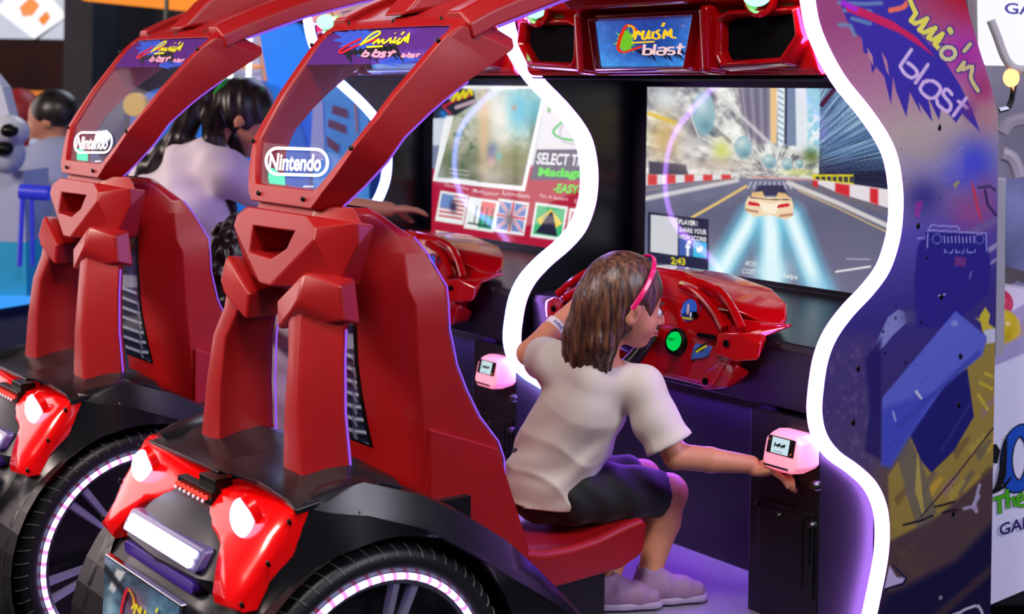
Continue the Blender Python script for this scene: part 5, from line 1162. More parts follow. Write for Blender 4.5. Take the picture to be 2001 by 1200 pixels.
# ---------------------------------------------------------------- the girl
Gx = empty('person', (0.0, -.76, .33))
tag(Gx, 'girl in a white t-shirt and pink headband seated and reaching to the card reader', 'person')
F_ = nrm((.36, .915, -.20)); U_ = nrm(np.array([0.05, -.02, 1.0]) - F_*np.dot(F_, (0.05, -.02, 1.0))); S_R = np.cross(F_, U_)   # S_R: her right
Hc = np.array([.186, -.690, .874])
bd = SDF((-.22, -.96, .10), (.52, -.36, 1.02), .0042)
head(bd, Hc, F_, U_, S_R, 1.0)
bd.cap(Hc - U_*.055 - F_*.025, (.145, -.735, .715), .034, .040, k=.02)
shR, elR, wrR = (.212, -.660, .668), (.290, -.615, .515), (.396, -.470, .497)
shL, elL, wrL = (.048, -.790, .712), (-.100, -.752, .712), (-.085, -.600, .828)
bd.chain([(.130, -.735, .70), (.10, -.735, .62), (.04, -.755, .50), (.01, -.765, .42)], [.06, .082, .076, .080], k=.03)
bd.chain([(.135, -.73, .69), shR, elR], [.05, .040, .030], k=.02); bd.chain([elR, tuple(np.array(elR)*.55 + np.array(wrR)*.45), wrR], [.031, .029, .021], k=.008)
bd.chain([(.125, -.745, .69), shL, elL], [.05, .040, .031], k=.02); bd.chain([elL, tuple(np.array(elL)*.6 + np.array(wrL)*.4), wrL], [.032, .029, .021], k=.008)
hand(bd, (.402, -.463, .498), (.80, .35, -.16), (-.25, -.15, .95), (-.45, .75, .05), L=.058, grip=.8, r=.0068)
hand(bd, (-.085, -.592, .838), (-.02, .75, .60), (-.15, -.55, .80), (.90, -.30, .2), L=.062, grip=1.25, r=.0068)
knR, anR = (.148, -.496, .378), (.150, -.560, .190)
bd.chain([(.075, -.74, .400), knR], [.066, .046], k=.02); bd.chain([knR, tuple(np.array(knR)*.65+np.array(anR)*.35), anR, (.160, -.515, .150)], [.044, .044, .028, .024], k=.012)
knL, anL = (.030, -.475, .385), (.118, -.672, .185)
bd.chain([(-.06, -.77, .405), knL], [.066, .046], k=.02); bd.chain([knL, anL, (.14, -.64, .15)], [.043, .027, .023], k=.012)
body = bd.build('body', SK, Gx, Gx, 1)
# eyes and brows
mb = MB()
for q in (1, -1):
    e = Hc + F_*.0735 + S_R*q*.030 - U_*.009; mb.ell(e, (.0115,)*3, 0, 16, 12); e2 = e + F_*.0085 + S_R*q*.0005; mb.ell(e2, (.0050,)*3, 1, 10, 8)
EY = [mat('eye_white', (225, 215, 215), rough=.2), mat('iris', (40, 30, 26), rough=.15)]
mb.v = [tuple(np.array(v) - np.array(Gx.location)) for v in mb.v]; mb.build('eyes', EY, Gx, smooth=True)
BRW = mat('brow_brown', (70, 46, 36), rough=.6)
for q in (1, -1):
    mb = MB(); mb.tube([Hc + F_*.086 + S_R*q*.016 + U_*.012, Hc + F_*.083 + S_R*q*.032 + U_*.017, Hc + F_*.071 + S_R*q*.046 + U_*.012], [.003, .0035, .0015], n=6)
    mb.v = [tuple(np.array(v) - np.array(Gx.location)) for v in mb.v]; mb.build('eyebrow', BRW, Gx, smooth=True)
    mb = MB(); mb.tube([Hc + F_*.0895 + S_R*q*.020 - U_*.006, Hc + F_*.0905 + S_R*q*.032 - U_*.002, Hc + F_*.083 + S_R*q*.044 - U_*.009], .0016, n=5)
    mb.v = [tuple(np.array(v) - np.array(Gx.location)) for v in mb.v]; mb.build('eyelashes', BRW, Gx, smooth=True)
mb = MB()
for o, w_ in ((-.056, .0045), (-.064, .005)): mb.tube([Hc + F_*.086 + S_R*.018 + U_*(o-.002), Hc + F_*.0935 + S_R*.008 + U_*o, Hc + F_*.0945 + U_*(o-.001), Hc + F_*.0935 - S_R*.008 + U_*o, Hc + F_*.086 - S_R*.018 + U_*(o-.002)], [.001, w_*.8, w_, w_*.8, .001], n=8)
mb.v = [tuple(np.array(v) - np.array(Gx.location)) for v in mb.v]; mb.build('lips', mat('lips', (196, 104, 104), rough=.4), Gx, smooth=True)
# hair: cap plus a long fall behind the ear
hr = SDF((-.02, -.92, .62), (.34, -.52, 1.02), .0036)
R3 = [F_, S_R, U_]
hr.ell(Hc - F_*.014 + U_*.020, (.100, .081, .100), rot=R3, k=.005)
hr.ell(Hc - F_*.048 - U_*.015, (.062, .078, .095), rot=R3, k=.03)
hr.chain([Hc - F_*.050 - U_*.03 - S_R*.01, Hc - F_*.060 - U_*.10 - S_R*.015, (.112, -.765, .705)], [.070, .060, .050], k=.03)
hr.chain([Hc - F_*.040 + S_R*.050 - U_*.03, Hc - F_*.050 + S_R*.052 - U_*.10, (.170, -.745, .702)], [.030, .028, .020], k=.02)
hr.ell(Hc + F_*.098 - U_*.040, (.074, .085, .080), rot=R3, k=.012, cut=True)
hr.ell(Hc + F_*.012 + S_R*.086 - U_*.030, (.036, .030, .044), rot=R3, k=.008, cut=True); hr.ell(Hc + F_*.012 - S_R*.086 - U_*.030, (.036, .030, .044), rot=R3, k=.008, cut=True)
hr.ell(Hc + F_*.05 - U_*.125, (.075, .08, .06), rot=R3, k=.01, cut=True)
x, y, z = hr.grid(); an = np.arctan2(y - (-.74) + 0*x, x - .15 + 0*y) + 0*z
st_ = np.sin(an*46 + 6*np.sin(z*16 + an*3)) * .0016 + np.sin(an*23 + 4*np.sin(z*9)) * .0022
hr.f = (hr.f + st_*np.clip((.95 - z)/.10, .15, 1)).astype(np.float32)
lat = (x-.13)*rt.x + (y+.76)*rt.y; jag = .705 + .010*np.sin(an*9) + .008*np.sin(an*23 + 1.3) - .035*np.clip(lat/.06, -1, 1) + .0*z
hr.f = np.maximum(hr.f, (jag - z)).astype(np.float32)
HM = hairmat('girl_hair', (52, 32, 28), (122, 82, 58), 75)
hair = hr.build('hair', HM, Gx, Gx, 1)
mb = MB(); pts = []
for a in np.linspace(-.10, math.pi + .10, 36): pts.append(Hc - F_*.012 + U_*.008 + S_R*.092*math.cos(a) + (U_*.905 + F_*.42)*.122*math.sin(a))
rings = []
for i, p in enumerate(pts):
    t = nrm(pts[min(i+1, 35)] - pts[max(i-1, 0)]); o_ = nrm(p - (Hc)); w_ = nrm(np.cross(t, o_))
    rings.append([tuple(p + w_*.0065), tuple(p + w_*.004 + o_*.003), tuple(p - w_*.004 + o_*.003), tuple(p - w_*.0065), tuple(p - w_*.004 - o_*.002), tuple(p + w_*.004 - o_*.002)])
mb.loft(rings); mb.v = [tuple(np.array(v) - np.array(Gx.location)) for v in mb.v]; mb.build('headband', mat('pink_headband', (240, 24, 110), rough=.3, coat=.4), Gx, smooth=True)
# t-shirt
sh = SDF((-.20, -.99, .33), (.38, -.46, .82), .0046)
sh.chain([(.130, -.738, .688), (.102, -.738, .62), (.055, -.755, .53), (.020, -.765, .445), (.015, -.768, .400)], [.066, .096, .098, .108, .114], k=.04)

sh.chain([(.135, -.73, .69), shR], [.060, .052], k=.03); sh.chain([shR, (.250, -.640, .590), (.272, -.628, .548)], [.052, .055, .060], k=.02)
sh.chain([(.125, -.745, .69), shL], [.060, .052], k=.03); sh.chain([shL, (-.02, -.772, .712), (-.045, -.766, .712)], [.052, .050, .052], k=.02)
x, y, z = sh.grid()
lowf = np.clip((.60 - z)/.12, 0, 1)
fold = .0085*(np.abs(np.sin(24*z + 13*(x + y) + 1.3*np.sin(15*x - 9*z) + .8*np.sin(30*y)))**.7 - .55) * lowf + .0030*np.sin(44*(x - .6*z) + 20*y + 2*np.sin(18*z)) + .0022*np.sin(90*z - 50*x + 3*np.sin(22*y + 11*x))*lowf
sh.f = (sh.f + fold).astype(np.float32)
hemn = nrm((-.15, .12, -1.0)); sh.plane_cut((.04, -.78, .388), hemn)          # hem, higher at the front
armn = nrm(np.array(elR) - np.array(shR)); g = sh.grid(); pc = np.array((.277, -.624, .540))
d1 = ((g[0]-pc[0])*armn[0] + (g[1]-pc[1])*armn[1] + (g[2]-pc[2])*armn[2]); reg = (g[0]*rt.x + (g[1]+.66)*rt.y > .135) & (g[2] > .46)
sh.f = np.where(reg, np.maximum(sh.f, d1), sh.f).astype(np.float32)
d2 = ((-.040 - g[0]) + 0*g[1] + 0*g[2]); d2 = np.where(g[2] > .60, d2, -1); sh.f = np.maximum(sh.f, d2).astype(np.float32)
dn = np.sqrt((g[0]-Hc[0]+.03)**2 + (g[1]-Hc[1]+.04)**2) - .050; sh.f = np.where(g[2] > .725, np.maximum(sh.f, .004 - dn), sh.f).astype(np.float32)
SHM = mat('white_cotton', (226, 216, 204), rough=.85, sheen=.1, bump=(240, .12, .002))
shirt = sh.build('t_shirt', SHM, Gx, Gx, 1)
# shorts
so = SDF((-.15, -.92, .30), (.23, -.40, .52), .0046)
so.chain([(.016, -.765, .465), (.010, -.768, .405)], [.100, .103], k=.03)
so.chain([(.078, -.745, .402), (.146, -.530, .382)], [.082, .058], k=.02); so.chain([(-.055, -.78, .400), (.020, -.520, .388)], [.078, .058], k=.02)
g = so.grid(); so.f = np.maximum(so.f, (g[1] + .525 + .15*(g[0]-.1) - .25*(g[2]-.38))).astype(np.float32); so.f = np.maximum(so.f, .331 - g[2] + 0*g[0] + 0*g[1]).astype(np.float32)
so.f = (so.f + .0022*np.sin(70*g[1] + 40*g[0] + 3*np.sin(30*g[2]))).astype(np.float32)
so.build('shorts', mat('black_shorts', (14, 15, 22), rough=.7, sheen=.1), Gx, Gx, 1)
# wristband
eL, wL = np.array(elL), np.array(wrL); ax_ = nrm(wL - eL)
mb = MB(); mb.lathe([(.0285,-.010),(.0300,-.010),(.0300,.010),(.0285,.010)], tuple(eL + (wL-eL)*.52), tuple(ax_), n=32, closed=True); ctr = eL + (wL-eL)*.52
nv = nrm(np.array(CAM) - ctr); nv = nrm(nv - ax_*np.dot(nv, ax_)); tv_ = np.cross(ax_, nv)
for k in range(7):
    a0 = -.5 + k*.14; mb.add([tuple(ctr + (nv*math.cos(a)+tv_*math.sin(a))*.0304 + ax_*h) for a, h in ((a0,-.006+.003*(k%2)),(a0+.10,-.004),(a0+.08,.005),(a0+.02,.006-.003*(k%3)))], [(0,1,2,3)], 1)
mb.v = [tuple(np.array(v) - np.array(Gx.location)) for v in mb.v]; mb.build('wristband', [mat('paper_wristband', (235, 232, 240), rough=.5), mat('wristband_print', (60, 80, 150), rough=.5)], Gx, smooth=True, fixn=False)
# shoes
def shoe(an, toe, nm='shoe'):
    an, toe = np.array(an, float), np.array(toe, float); d = toe - an; d[2] = 0; L = np.linalg.norm(d); d /= L; s_ = np.array([d[1], -d[0], 0]); z0 = .124
    q = SDF(np.minimum(an, toe) - .09, np.maximum(an, toe) + np.array([.09, .09, .09]), .0036)
    B = lambda a, h: np.array([an[0]+d[0]*a, an[1]+d[1]*a, z0+h])
    q.chain([B(-.010, .034), B(.035, .036), B(.085, .026), B(.118, .022)], [.034, .036, .031, .026], k=.015); q.cap(B(.0, .045), B(.0, .072), .033, .031, k=.02)
    q.ell(B(.0, .098), (.026, .026, .030), k=.006, cut=True)
    g = q.grid(); q.f = np.maximum(q.f, z0 - g[2] + 0*g[0] + 0*g[1]).astype(np.float32)
    al = (g[0]-an[0])*d[0] + (g[1]-an[1])*d[1]; q.f = (q.f + .0016*np.sin(al*120)*np.clip((g[2]-z0-.02)/.02, 0, 1)).astype(np.float32)
    o = q.build(nm, mat('pale_sneaker', (150, 118, 150), rough=.6), Gx, Gx, 1)
    so_ = SDF(np.minimum(an, toe) - .09, np.maximum(an, toe) + .08, .0042); so_.chain([B(-.012, .006), B(.05, .006), B(.120, .006)], [.038, .036, .031], k=.01)
    g = so_.grid(); so_.f = np.maximum(so_.f, np.abs(g[2] - z0 - .009) - .0085 + 0*g[0] + 0*g[1]).astype(np.float32); so_.build('sole', mat('white_sole', (168, 150, 182), rough=.5), o, Gx, 1)
    mb = MB()
    for k in range(4): c = B(.048+.015*k, .066 - .0055*k); mb.tube([tuple(c - s_*.024 - np.array([0,0,.010])), tuple(c), tuple(c + s_*.024 - np.array([0,0,.010]))], .0024, n=6)
    mb.v = [tuple(np.array(v) - np.array(Gx.location)) for v in mb.v]; mb.build('laces', mat('white_laces', (235, 232, 240), rough=.6), o, smooth=True)
shoe((.158, -.572, .17), (.222, -.452, .13)); shoe((.120, -.690, .17), (.190, -.580, .13))
# card in her hand
cb_ = MB(); cp = np.array((.462, -.440, .492)); cu_, cv_, cw_ = nrm((.80, .55, -.05)), nrm((-.55, .80, 0)), nrm((.0, .05, 1))
vs = [tuple(cp + cu_*a*.022 + cv_*b_*.018 + cw_*c_*.0006) for a in (-1, 1) for b_ in (-1, 1) for c_ in (-1, 1)]
cb_.hull(vs); cd_ = cb_.build('game_card', mat('play_card', (230, 150, 190), rough=.3)); tag(cd_, 'small pale play card held in the seated girl\'s fingers at the card reader', 'card')
# ---------------------------------------------------------------- woman leaning over the left machine
def simple_person(loc, label, group=None):
    e = empty('person', loc); tag(e, label, 'person', group); return e
Wm = simple_person((-1.62, -.92, -.145), 'dark-haired woman in a white t-shirt leaning in beside the left machine')
Hw = np.array([-1.60, -.785, 1.272]); Fw = nrm((.42, .80, -.45)); Uw = nrm(np.array([0, .25, 1.0]) - Fw*np.dot(Fw, (0, .25, 1.0))); Sw = np.cross(Fw, Uw)
q = SDF((-1.95, -1.30, -.10), (-1.15, -.20, 1.45), .0085); head(q, Hw, Fw, Uw, Sw, 1.12)
q.cap(Hw - Uw*.06 - Fw*.03, (-1.60, -.93, 1.12), .05, .055); q.chain([(-1.60, -.96, 1.09), (-1.60, -.98, .95), (-1.62, -.95, .78)], [.10, .12, .12], k=.04)
q.chain([(-1.47, -.93, 1.10), (-1.44, -.68, 1.00), (-1.30, -.40, .975)], [.055, .042, .026], k=.02); q.chain([(-1.74, -1.02, 1.09), (-1.60, -1.22, .90), (-1.42, -1.12, .80)], [.055, .042, .028], k=.02)
hand(q, (-1.295, -.39, .975), (.35, .93, 0), (0, 0, 1), (-.9, .3, 0), L=.085, grip=.3, r=.009); hand(q, (-1.41, -1.11, .80), (.8, .5, -.3), (0, 0, 1), (-.5, .8, 0), L=.08, grip=.6, r=.009)
for sx in (-1, 1): q.chain([(-1.62+sx*.09, -.93, .76), (-1.62+sx*.10, -.86, .38), (-1.62+sx*.10, -.93, -.02), (-1.62+sx*.10, -.82, -.06)], [.095, .065, .045, .04], k=.03)
q.build('body', SK2, Wm, Wm, 1)
q = SDF((-1.90, -1.26, .66), (-1.34, -.70, 1.26), .008); q.chain([(-1.60, -.955, 1.10), (-1.60, -.99, .98), (-1.62, -.96, .84), (-1.62, -.94, .76)], [.11, .145, .140, .145], k=.04)
q.chain([(-1.56, -.94, 1.12), (-1.46, -.92, 1.10), (-1.44, -.78, 1.03)], [.08, .075, .070], k=.03); q.chain([(-1.64, -.98, 1.12), (-1.74, -1.02, 1.09), (-1.67, -1.13, .98)], [.085, .080, .072], k=.03)
g = q.grid(); q.f = (q.f + .008*np.sin(34*g[2] + 20*(g[0]+g[1]) + 2*np.sin(12*g[0])) + .004*np.sin(60*g[0] - 40*g[2])).astype(np.float32)
q.build('t_shirt', mat('white_tee', (224, 214, 226), rough=.85), Wm, Wm, 1)
q = SDF((-1.82, -1.12, -.08), (-1.42, -.70, .86), .01)
for sx in (-1, 1): q.chain([(-1.62+sx*.07, -.93, .76), (-1.62+sx*.10, -.86, .38), (-1.62+sx*.10, -.93, .0)], [.115, .078, .058], k=.03)
q.build('trousers', mat('dark_trousers', (24, 26, 44), rough=.8), Wm, Wm, 1)
q = SDF((-1.90, -1.24, .86), (-1.44, -.62, 1.42), .0055); R3 = [Fw, Sw, Uw]
q.ell(Hw - Fw*.018 + Uw*.024, (.112, .092, .110), rot=R3, k=.01); q.ell(Hw + Fw*.105 - Uw*.045, (.08, .09, .09), rot=R3, k=.012, cut=True)
q.chain([Hw - Fw*.10 + Uw*.04, Hw - Fw*.16 - Uw*.01, (-1.63, -1.00, 1.20), (-1.67, -1.09, 1.11), (-1.70, -1.15, 1.02)], [.036, .046, .042, .030, .010], k=.02)
q.chain([Hw - Fw*.11 + Uw*.0, (-1.53, -.93, 1.20), (-1.49, -.90, 1.06), (-1.47, -.87, .93)], [.036, .034, .022, .007], k=.02); q.chain([Hw - Fw*.03 - Uw*.06, (-1.52, -.84, 1.13), (-1.50, -.83, 1.00)], [.04, .022, .006], k=.015)
g = q.grid(); q.f = (q.f + .0025*np.sin(120*g[0] + 90*g[1] + 3*np.sin(9*g[2]))).astype(np.float32)
q.build('hair', hairmat('black_hair', (14, 11, 13), (40, 30, 28), 30), Wm, Wm, 1)
mb = MB(); c = Hw - Fw*.115 + Uw*.045; mb.lathe([(.038,-.010),(.050,-.006),(.050,.006),(.038,.010)], tuple(c - np.array(Wm.location)), tuple(nrm(-Fw + Uw*.2)), n=20, closed=True); mb.build('hair_tie', mat('hair_tie_green_shine', (20, 150, 60), rough=.6), Wm, smooth=True)  # green lamp shine on the hair is put into the tie's colour
# ---------------------------------------------------------------- child in the left machine's seat
Kd = simple_person((-1.14, -.85, .33), 'child with long black hair and a beige top sitting in the left machine')
Hk = np.array([-1.13, -.985, .87]); Fk = nrm((.1, .98, -.1)); Uk = nrm(np.array([0, 0, 1.0]) - Fk*Fk[2]); Sk_ = np.cross(Fk, Uk)
q = SDF((-1.45, -1.15, .12), (-.85, -.30, 1.04), .0075); head(q, Hk, Fk, Uk, Sk_, .98); q.cap(Hk - Uk*.06, (-1.14, -.97, .72), .04, .045)
q.chain([(-1.14, -.965, .69), (-1.14, -.94, .55), (-1.14, -.90, .42)], [.08, .09, .095], k=.03)
for sx in (-1, 1):
    q.chain([(-1.14+sx*.11, -.95, .69), (-1.14+sx*.17, -.82, .60), (-1.14+sx*.10, -.62, .76)], [.042, .034, .024], k=.02); q.chain([(-1.14+sx*.06, -.88, .405), (-1.14+sx*.08, -.52, .39), (-1.14+sx*.08, -.46, .17), (-1.14+sx*.08, -.38, .15)], [.068, .048, .03, .03], k=.02)
    hand(q, (-1.14+sx*.10, -.615, .765), (-sx*.1, .9, .4), (0, -.4, .9), (-sx, 0, 0), L=.06, grip=1.2, r=.008)
q.build('body', SK2, Kd, Kd, 1)
q = SDF((-1.38, -1.14, .32), (-.90, -.70, .80), .0075); q.chain([(-1.14, -.965, .69), (-1.14, -.95, .55), (-1.14, -.92, .40)], [.088, .108, .115], k=.03)
for sx in (-1, 1): q.chain([(-1.14+sx*.06, -.96, .70), (-1.14+sx*.12, -.94, .68), (-1.14+sx*.15, -.87, .63)], [.06, .056, .054], k=.03)
g = q.grid(); q.f = (q.f + .006*np.sin(50*g[2] + 24*(g[0]+g[1])+2*np.sin(20*g[0]))).astype(np.float32); q.f = np.maximum(q.f, .345 - g[2] + 0*g[0] + 0*g[1]).astype(np.float32)
q.build('beige_top', mat('beige_cotton', (180, 160, 150), rough=.9), Kd, Kd, 1)
q = SDF((-1.34, -1.16, .58), (-.94, -.84, 1.04), .0055); R3 = [Fk, Sk_, Uk]
q.ell(Hk - Fk*.02 + Uk*.02, (.112, .10, .11), rot=R3, k=.01); q.chain([Hk - Fk*.05 - Uk*.03, Hk - Fk*.055 - Uk*.13, (-1.13, -1.04, .66)], [.10, .085, .05], k=.03); q.ell(Hk + Fk*.10 - Uk*.04, (.08, .09, .09), rot=R3, k=.012, cut=True)
g = q.grid(); q.f = (q.f + .006*np.sin(70*g[0] + 4*np.sin(30*g[2])) + .005*np.sin(80*g[2] + 5*np.sin(40*g[0] + 30*g[1]))).astype(np.float32)
q.build('hair', hairmat('black_curly_hair', (10, 9, 11), (34, 28, 28), 50), Kd, Kd, 1)
# ================================================================ the hall behind, all far out of focus
def solid(name, mb, m, label=None, cat=None, **k):
    o = mb.build(name, m, None, **k)
    if label: tag(o, label, cat)
    return o
fl = MB(); fl.box((-9, -7, -.2), (6, 6, -.145)); o = solid('floor', fl, mat('dark_hall_carpet', (34, 32, 44), rough=.9, noise=(6, .4, (1, 1, 1)))); o['kind'] = 'structure'
wl = MB(); wl.box((-9.15, -7, -.145), (-9, 6, 4.6)); o = solid('wall_left', wl, mat('rust_brown_wall', (74, 32, 22), rough=.8, noise=(4, .2, (1, 1, 1)))); o['kind'] = 'structure'
wb = MB(); wb.box((-9, 6, -.145), (6, 6.15, 4.6)); o = solid('wall_back', wb, mat('grey_lilac_wall', (120, 110, 128), rough=.8, noise=(4, .15, (1, 1, 1)))); o['kind'] = 'structure'
ce = MB(); ce.box((-9, -7, 4.5), (6, 6, 4.6)); o = solid('ceiling', ce, mat('black_ceiling', (20, 20, 26), rough=.9, noise=(3, .3, (1, 1, 1)))); o['kind'] = 'structure'
def depth_pts(pts, D): return [at(x, y, D=D) for x, y in pts]
AW = Vector((VX, VY, 0))                 # away from the camera, horizontally
def slab(name, pts, D, T, m, label=None, cat=None, parent=None, loc0=None, bevel=0):
    f_ = depth_pts(pts, D); mb = MB(); mb.prism(f_, (AW.x*T, AW.y*T, 0))
    if loc0 is not None: mb.v = [tuple(np.array(v) - np.array(loc0)) for v in mb.v]
    o = mb.build(name, m, parent, bevel=bevel)
    if label: tag(o, label, cat)
    return o
def rootat(name, x, y, D, label, cat, group=None):
    p = at(x, y, D=D); e = empty(name, (p[0], p[1], -.145)); tag(e, label, cat, group); return e
BK = mat('dark_blue_board', (22, 24, 40), rough=.6)
# pillar and dark kitchen wall on the left
slab('trim_1', [(126,-60),(182,-60),(176,480),(120,480)], 8.2, .6, BK); bpy.data.objects['trim_1']['kind'] = 'structure'
slab('wall_partition', [(176,-60),(470,-60),(470,480),(170,480)], 8.9, .3, mat('black_shelf_wall', (20, 22, 34), rough=.7, noise=(3, .5, (1, 1, 1)))); bpy.data.objects['wall_partition']['kind'] = 'structure'
e = rootat('menu_screen', 60, 600, 9.0, 'bright menu screen showing food on a white plate above the counter', 'screen')
def pane_px(pts, D, m, name, par, off=0.0, T=.02):
    f_ = depth_pts(pts, D - off); mb = MB(); mb.prism(f_, (AW.x*T, AW.y*T, 0)); mb.v = [tuple(np.array(v) - np.array(par.location)) for v in mb.v]; return mb.build(name, m, par)
pane_px([(-60,-40),(131,-40),(131,80),(-60,76)], 9.0, BK, 'screen_case', e, 0, .1)
pane_px([(-56,-38),(128,-38),(128,77),(-56,74)], 9.0, emis('menu_light', (.60,.62,.72), 1.0), 'picture', e, .02)
pane_px([(-10,18),(62,-50),(130,32),(66,76)], 9.0, emis('plate_white', (.95,.97,1.0), 1.1), 'plate', e, .05)
pane_px([(38,14),(60,-6),(76,10),(62,30),(44,32)], 9.0, emis('food_orange', (.95,.32,.10), 1.0), 'food', e, .08); pane_px([(74,38),(90,22),(97,34),(84,50)], 9.0, emis('food_orange2', (.92,.28,.06), 1.0), 'food', e, .08)
for q in ([(128,20),(128,34),(72,77),(62,76)],): pane_px(q, 9.0, BK, 'picture_shadow', e, .04)
slab('hanging_sign', [(150,-40),(400,-40),(378,0),(357,20),(300,14),(160,0)], 7.6, .1, emis('amber_sign', (1.0,.30,.04), 1.0), 'glowing orange sign hanging near the dark pillar', 'sign')
b = MB(); p0 = at(327, -40, D=7.4); p1 = at(324, 60, D=7.4); b.tube([p0, p1], .012, n=8); tag(b.build('hanging_cable', M_['steel']), 'thin pale cable hanging below the orange sign', 'cable')
slab('shelf_glow', [(14,176),(80,178),(82,198),(66,204),(14,196)], 8.6, .15, emis('amber_shelf_glow', (1.0,.30,.05), .7), 'shelf edge on the far brown wall, its orange light put in as glow', 'shelf')  # orange light falling on the shelf is put in as emission
b = MB(); c = at(38, 222, D=7.8); b.ell(c, (.12,.12,.14)); b.box((c[0]-.08, c[1]-.08, -.145), (c[0]+.08, c[1]+.08, c[2])); tag(b.build('bar_stool', mat('red_vinyl', (150, 20, 30), rough=.5), smooth=True), 'red round-backed stool beyond the boy with the mask', 'stool')
# boy with a mask
By = simple_person(tuple(at(85, 620, D=6.2))[:2] + (-.1,), 'boy in a grey t-shirt with a mask pulled under his chin', None)
hb = np.array(at(98, 232, D=6.2)); Fb = nrm((-.75, -.10, -.15)); Fb = nrm(np.array([-rt.x, -rt.y, -.12])); Ub = nrm(np.array([0, 0, 1.]) - Fb*Fb[2]); Sb = np.cross(Fb, Ub)
q = SDF(hb + np.array([-.55, -.55, -1.25]), hb + np.array([.5, .5, .25]), .014); head(q, hb, Fb, Ub, Sb, 1.1); nb_ = hb + np.array([0, 0, -.17]) - Fb*.04
q.cap(hb - Ub*.06 - Fb*.02, nb_, .05, .055, k=.02); q.chain([nb_ + np.array([0,0,-.05]), nb_ + np.array([0,0,-.45])], [.13, .13], k=.04)
toL = np.array([-rt.x, -rt.y, 0.]); q.chain([nb_ + np.array([0,0,-.06]) + toL*.14, nb_ + toL*.24 + np.array([0,0,-.25]), nb_ + toL*.10 - np.array(AW)*.14 + np.array([0,0,-.30])], [.055,.042,.03], k=.02)
for sx in (-1, 1): q.chain([nb_ + np.array([0,0,-.48]) + toL*.08*sx, nb_ + np.array([0,0,-1.02]) + toL*.09*sx], [.08,.05], k=.03)
q.build('body', SK2, By, By, 1)
q = SDF(hb + np.array([-.42, -.42, -.85]), hb + np.array([.42, .42, -.08]), .013); q.chain([nb_ + np.array([0,0,-.05]), nb_ + np.array([0,0,-.50])], [.15,.17], k=.04)
q.chain([nb_ + np.array([0,0,-.04]) + toL*.10, nb_ + toL*.20 + np.array([0,0,-.16])], [.09,.08], k=.03); q.chain([nb_ + np.array([0,0,-.04]) - toL*.10, nb_ - toL*.20 + np.array([0,0,-.18])], [.09,.08], k=.03)
q.build('t_shirt', mat('grey_tee', (150, 160, 196), rough=.9), By, By, 1)
q = SDF(hb - .2, hb + .2, .009); q.ell(hb - Fb*.025 + Ub*.030, (.108,.092,.098), rot=[Fb,Sb,Ub], k=.01); q.ell(hb + Fb*.11 - Ub*.05, (.09,.1,.1), rot=[Fb,Sb,Ub], k=.01, cut=True); q.ell(hb - Ub*.13, (.13,.13,.10), rot=[Fb,Sb,Ub], k=.01, cut=True)
q.build('hair', hairmat('short_dark_hair', (16,13,14), (44,34,34), 30), By, By, 1)
q = SDF(hb - .2, hb + .2, .009); q.ell(hb + Fb*.055 - Ub*.098, (.045,.06,.030), rot=[Fb,Sb,Ub], k=.01); q.build('mask', mat('pale_blue_mask', (170, 196, 226), rough=.8), By, By, 1)
# white and cyan kiosk with a white robot-like head
e = rootat('water_kiosk', 10, 600, 5.6, 'white and cyan game cabinet at the left edge', 'arcade machine')
pane_px([(-40,330),(46,334),(50,474),(-40,470)], 5.6, mat('kiosk_white', (170, 176, 206), rough=.4), 'body', e, 0, .3)
pane_px([(-40,470),(50,474),(52,580),(-40,578)], 5.6, mat('kiosk_cyan', (40, 150, 190), rough=.4, emit=(20, 110, 160), es=.25), 'lower_body', e, 0, .3)
pane_px([(-40,578),(70,580),(70,592),(-40,610)], 5.6, emis('kiosk_blue_light', (.05,.35,1.0), 1.0), 'light_strip', e, .05)
pane_px([(-40,594),(90,594),(84,720),(-40,720)], 5.6, mat('kiosk_base', (18, 24, 60), rough=.5), 'base', e, -.02, .5)
q_ = pane_px([(-20,140),(4,170),(20,232),(8,236),(-20,230)], 5.6, mat('kiosk_arm', (190, 196, 216), rough=.4), 'arm', e, 0, .1)
b = MB(); c = np.array(at(14, 256, D=5.5)) - np.array(e.location); b.ell(tuple(c), (.085,.085,.065)); b.build('head', mat('kiosk_head', (196, 200, 216), rough=.3), e, smooth=True)
b = MB(); c = np.array(at(18, 255, D=5.40)) - np.array(e.location); b.ell(tuple(c), (.035,.035,.026)); c = np.array(at(6, 290, D=5.45)) - np.array(e.location); b.ell(tuple(c), (.04,.04,.03)); b.build('eye', M_['bolt'], e, smooth=True)
b = MB(); c = np.array(at(14, 300, D=5.52)) - np.array(e.location); b.ell(tuple(c), (.07,.07,.08)); b.build('chest', mat('kiosk_chest', (176, 182, 204), rough=.35), e, smooth=True)
b = MB(); p0, p1 = at(40, 374, D=5.5), at(96, 378, D=5.5); b.tube([p0, p1], .030, n=14); p2, p3 = at(44, 378, D=5.5), at(38, 520, D=5.5); b.tube([p2, p3], .010, n=10); p4 = at(62, 390, D=5.5); b.tube([p4, at(64, 520, D=5.5)], .008, n=10)
tag(b.build('safety_rail', mat('blue_rail', (50, 60, 200), rough=.3, emit=(40, 40, 190), es=.3), smooth=True), 'blue padded rail between the boy and the left machine', 'rail')
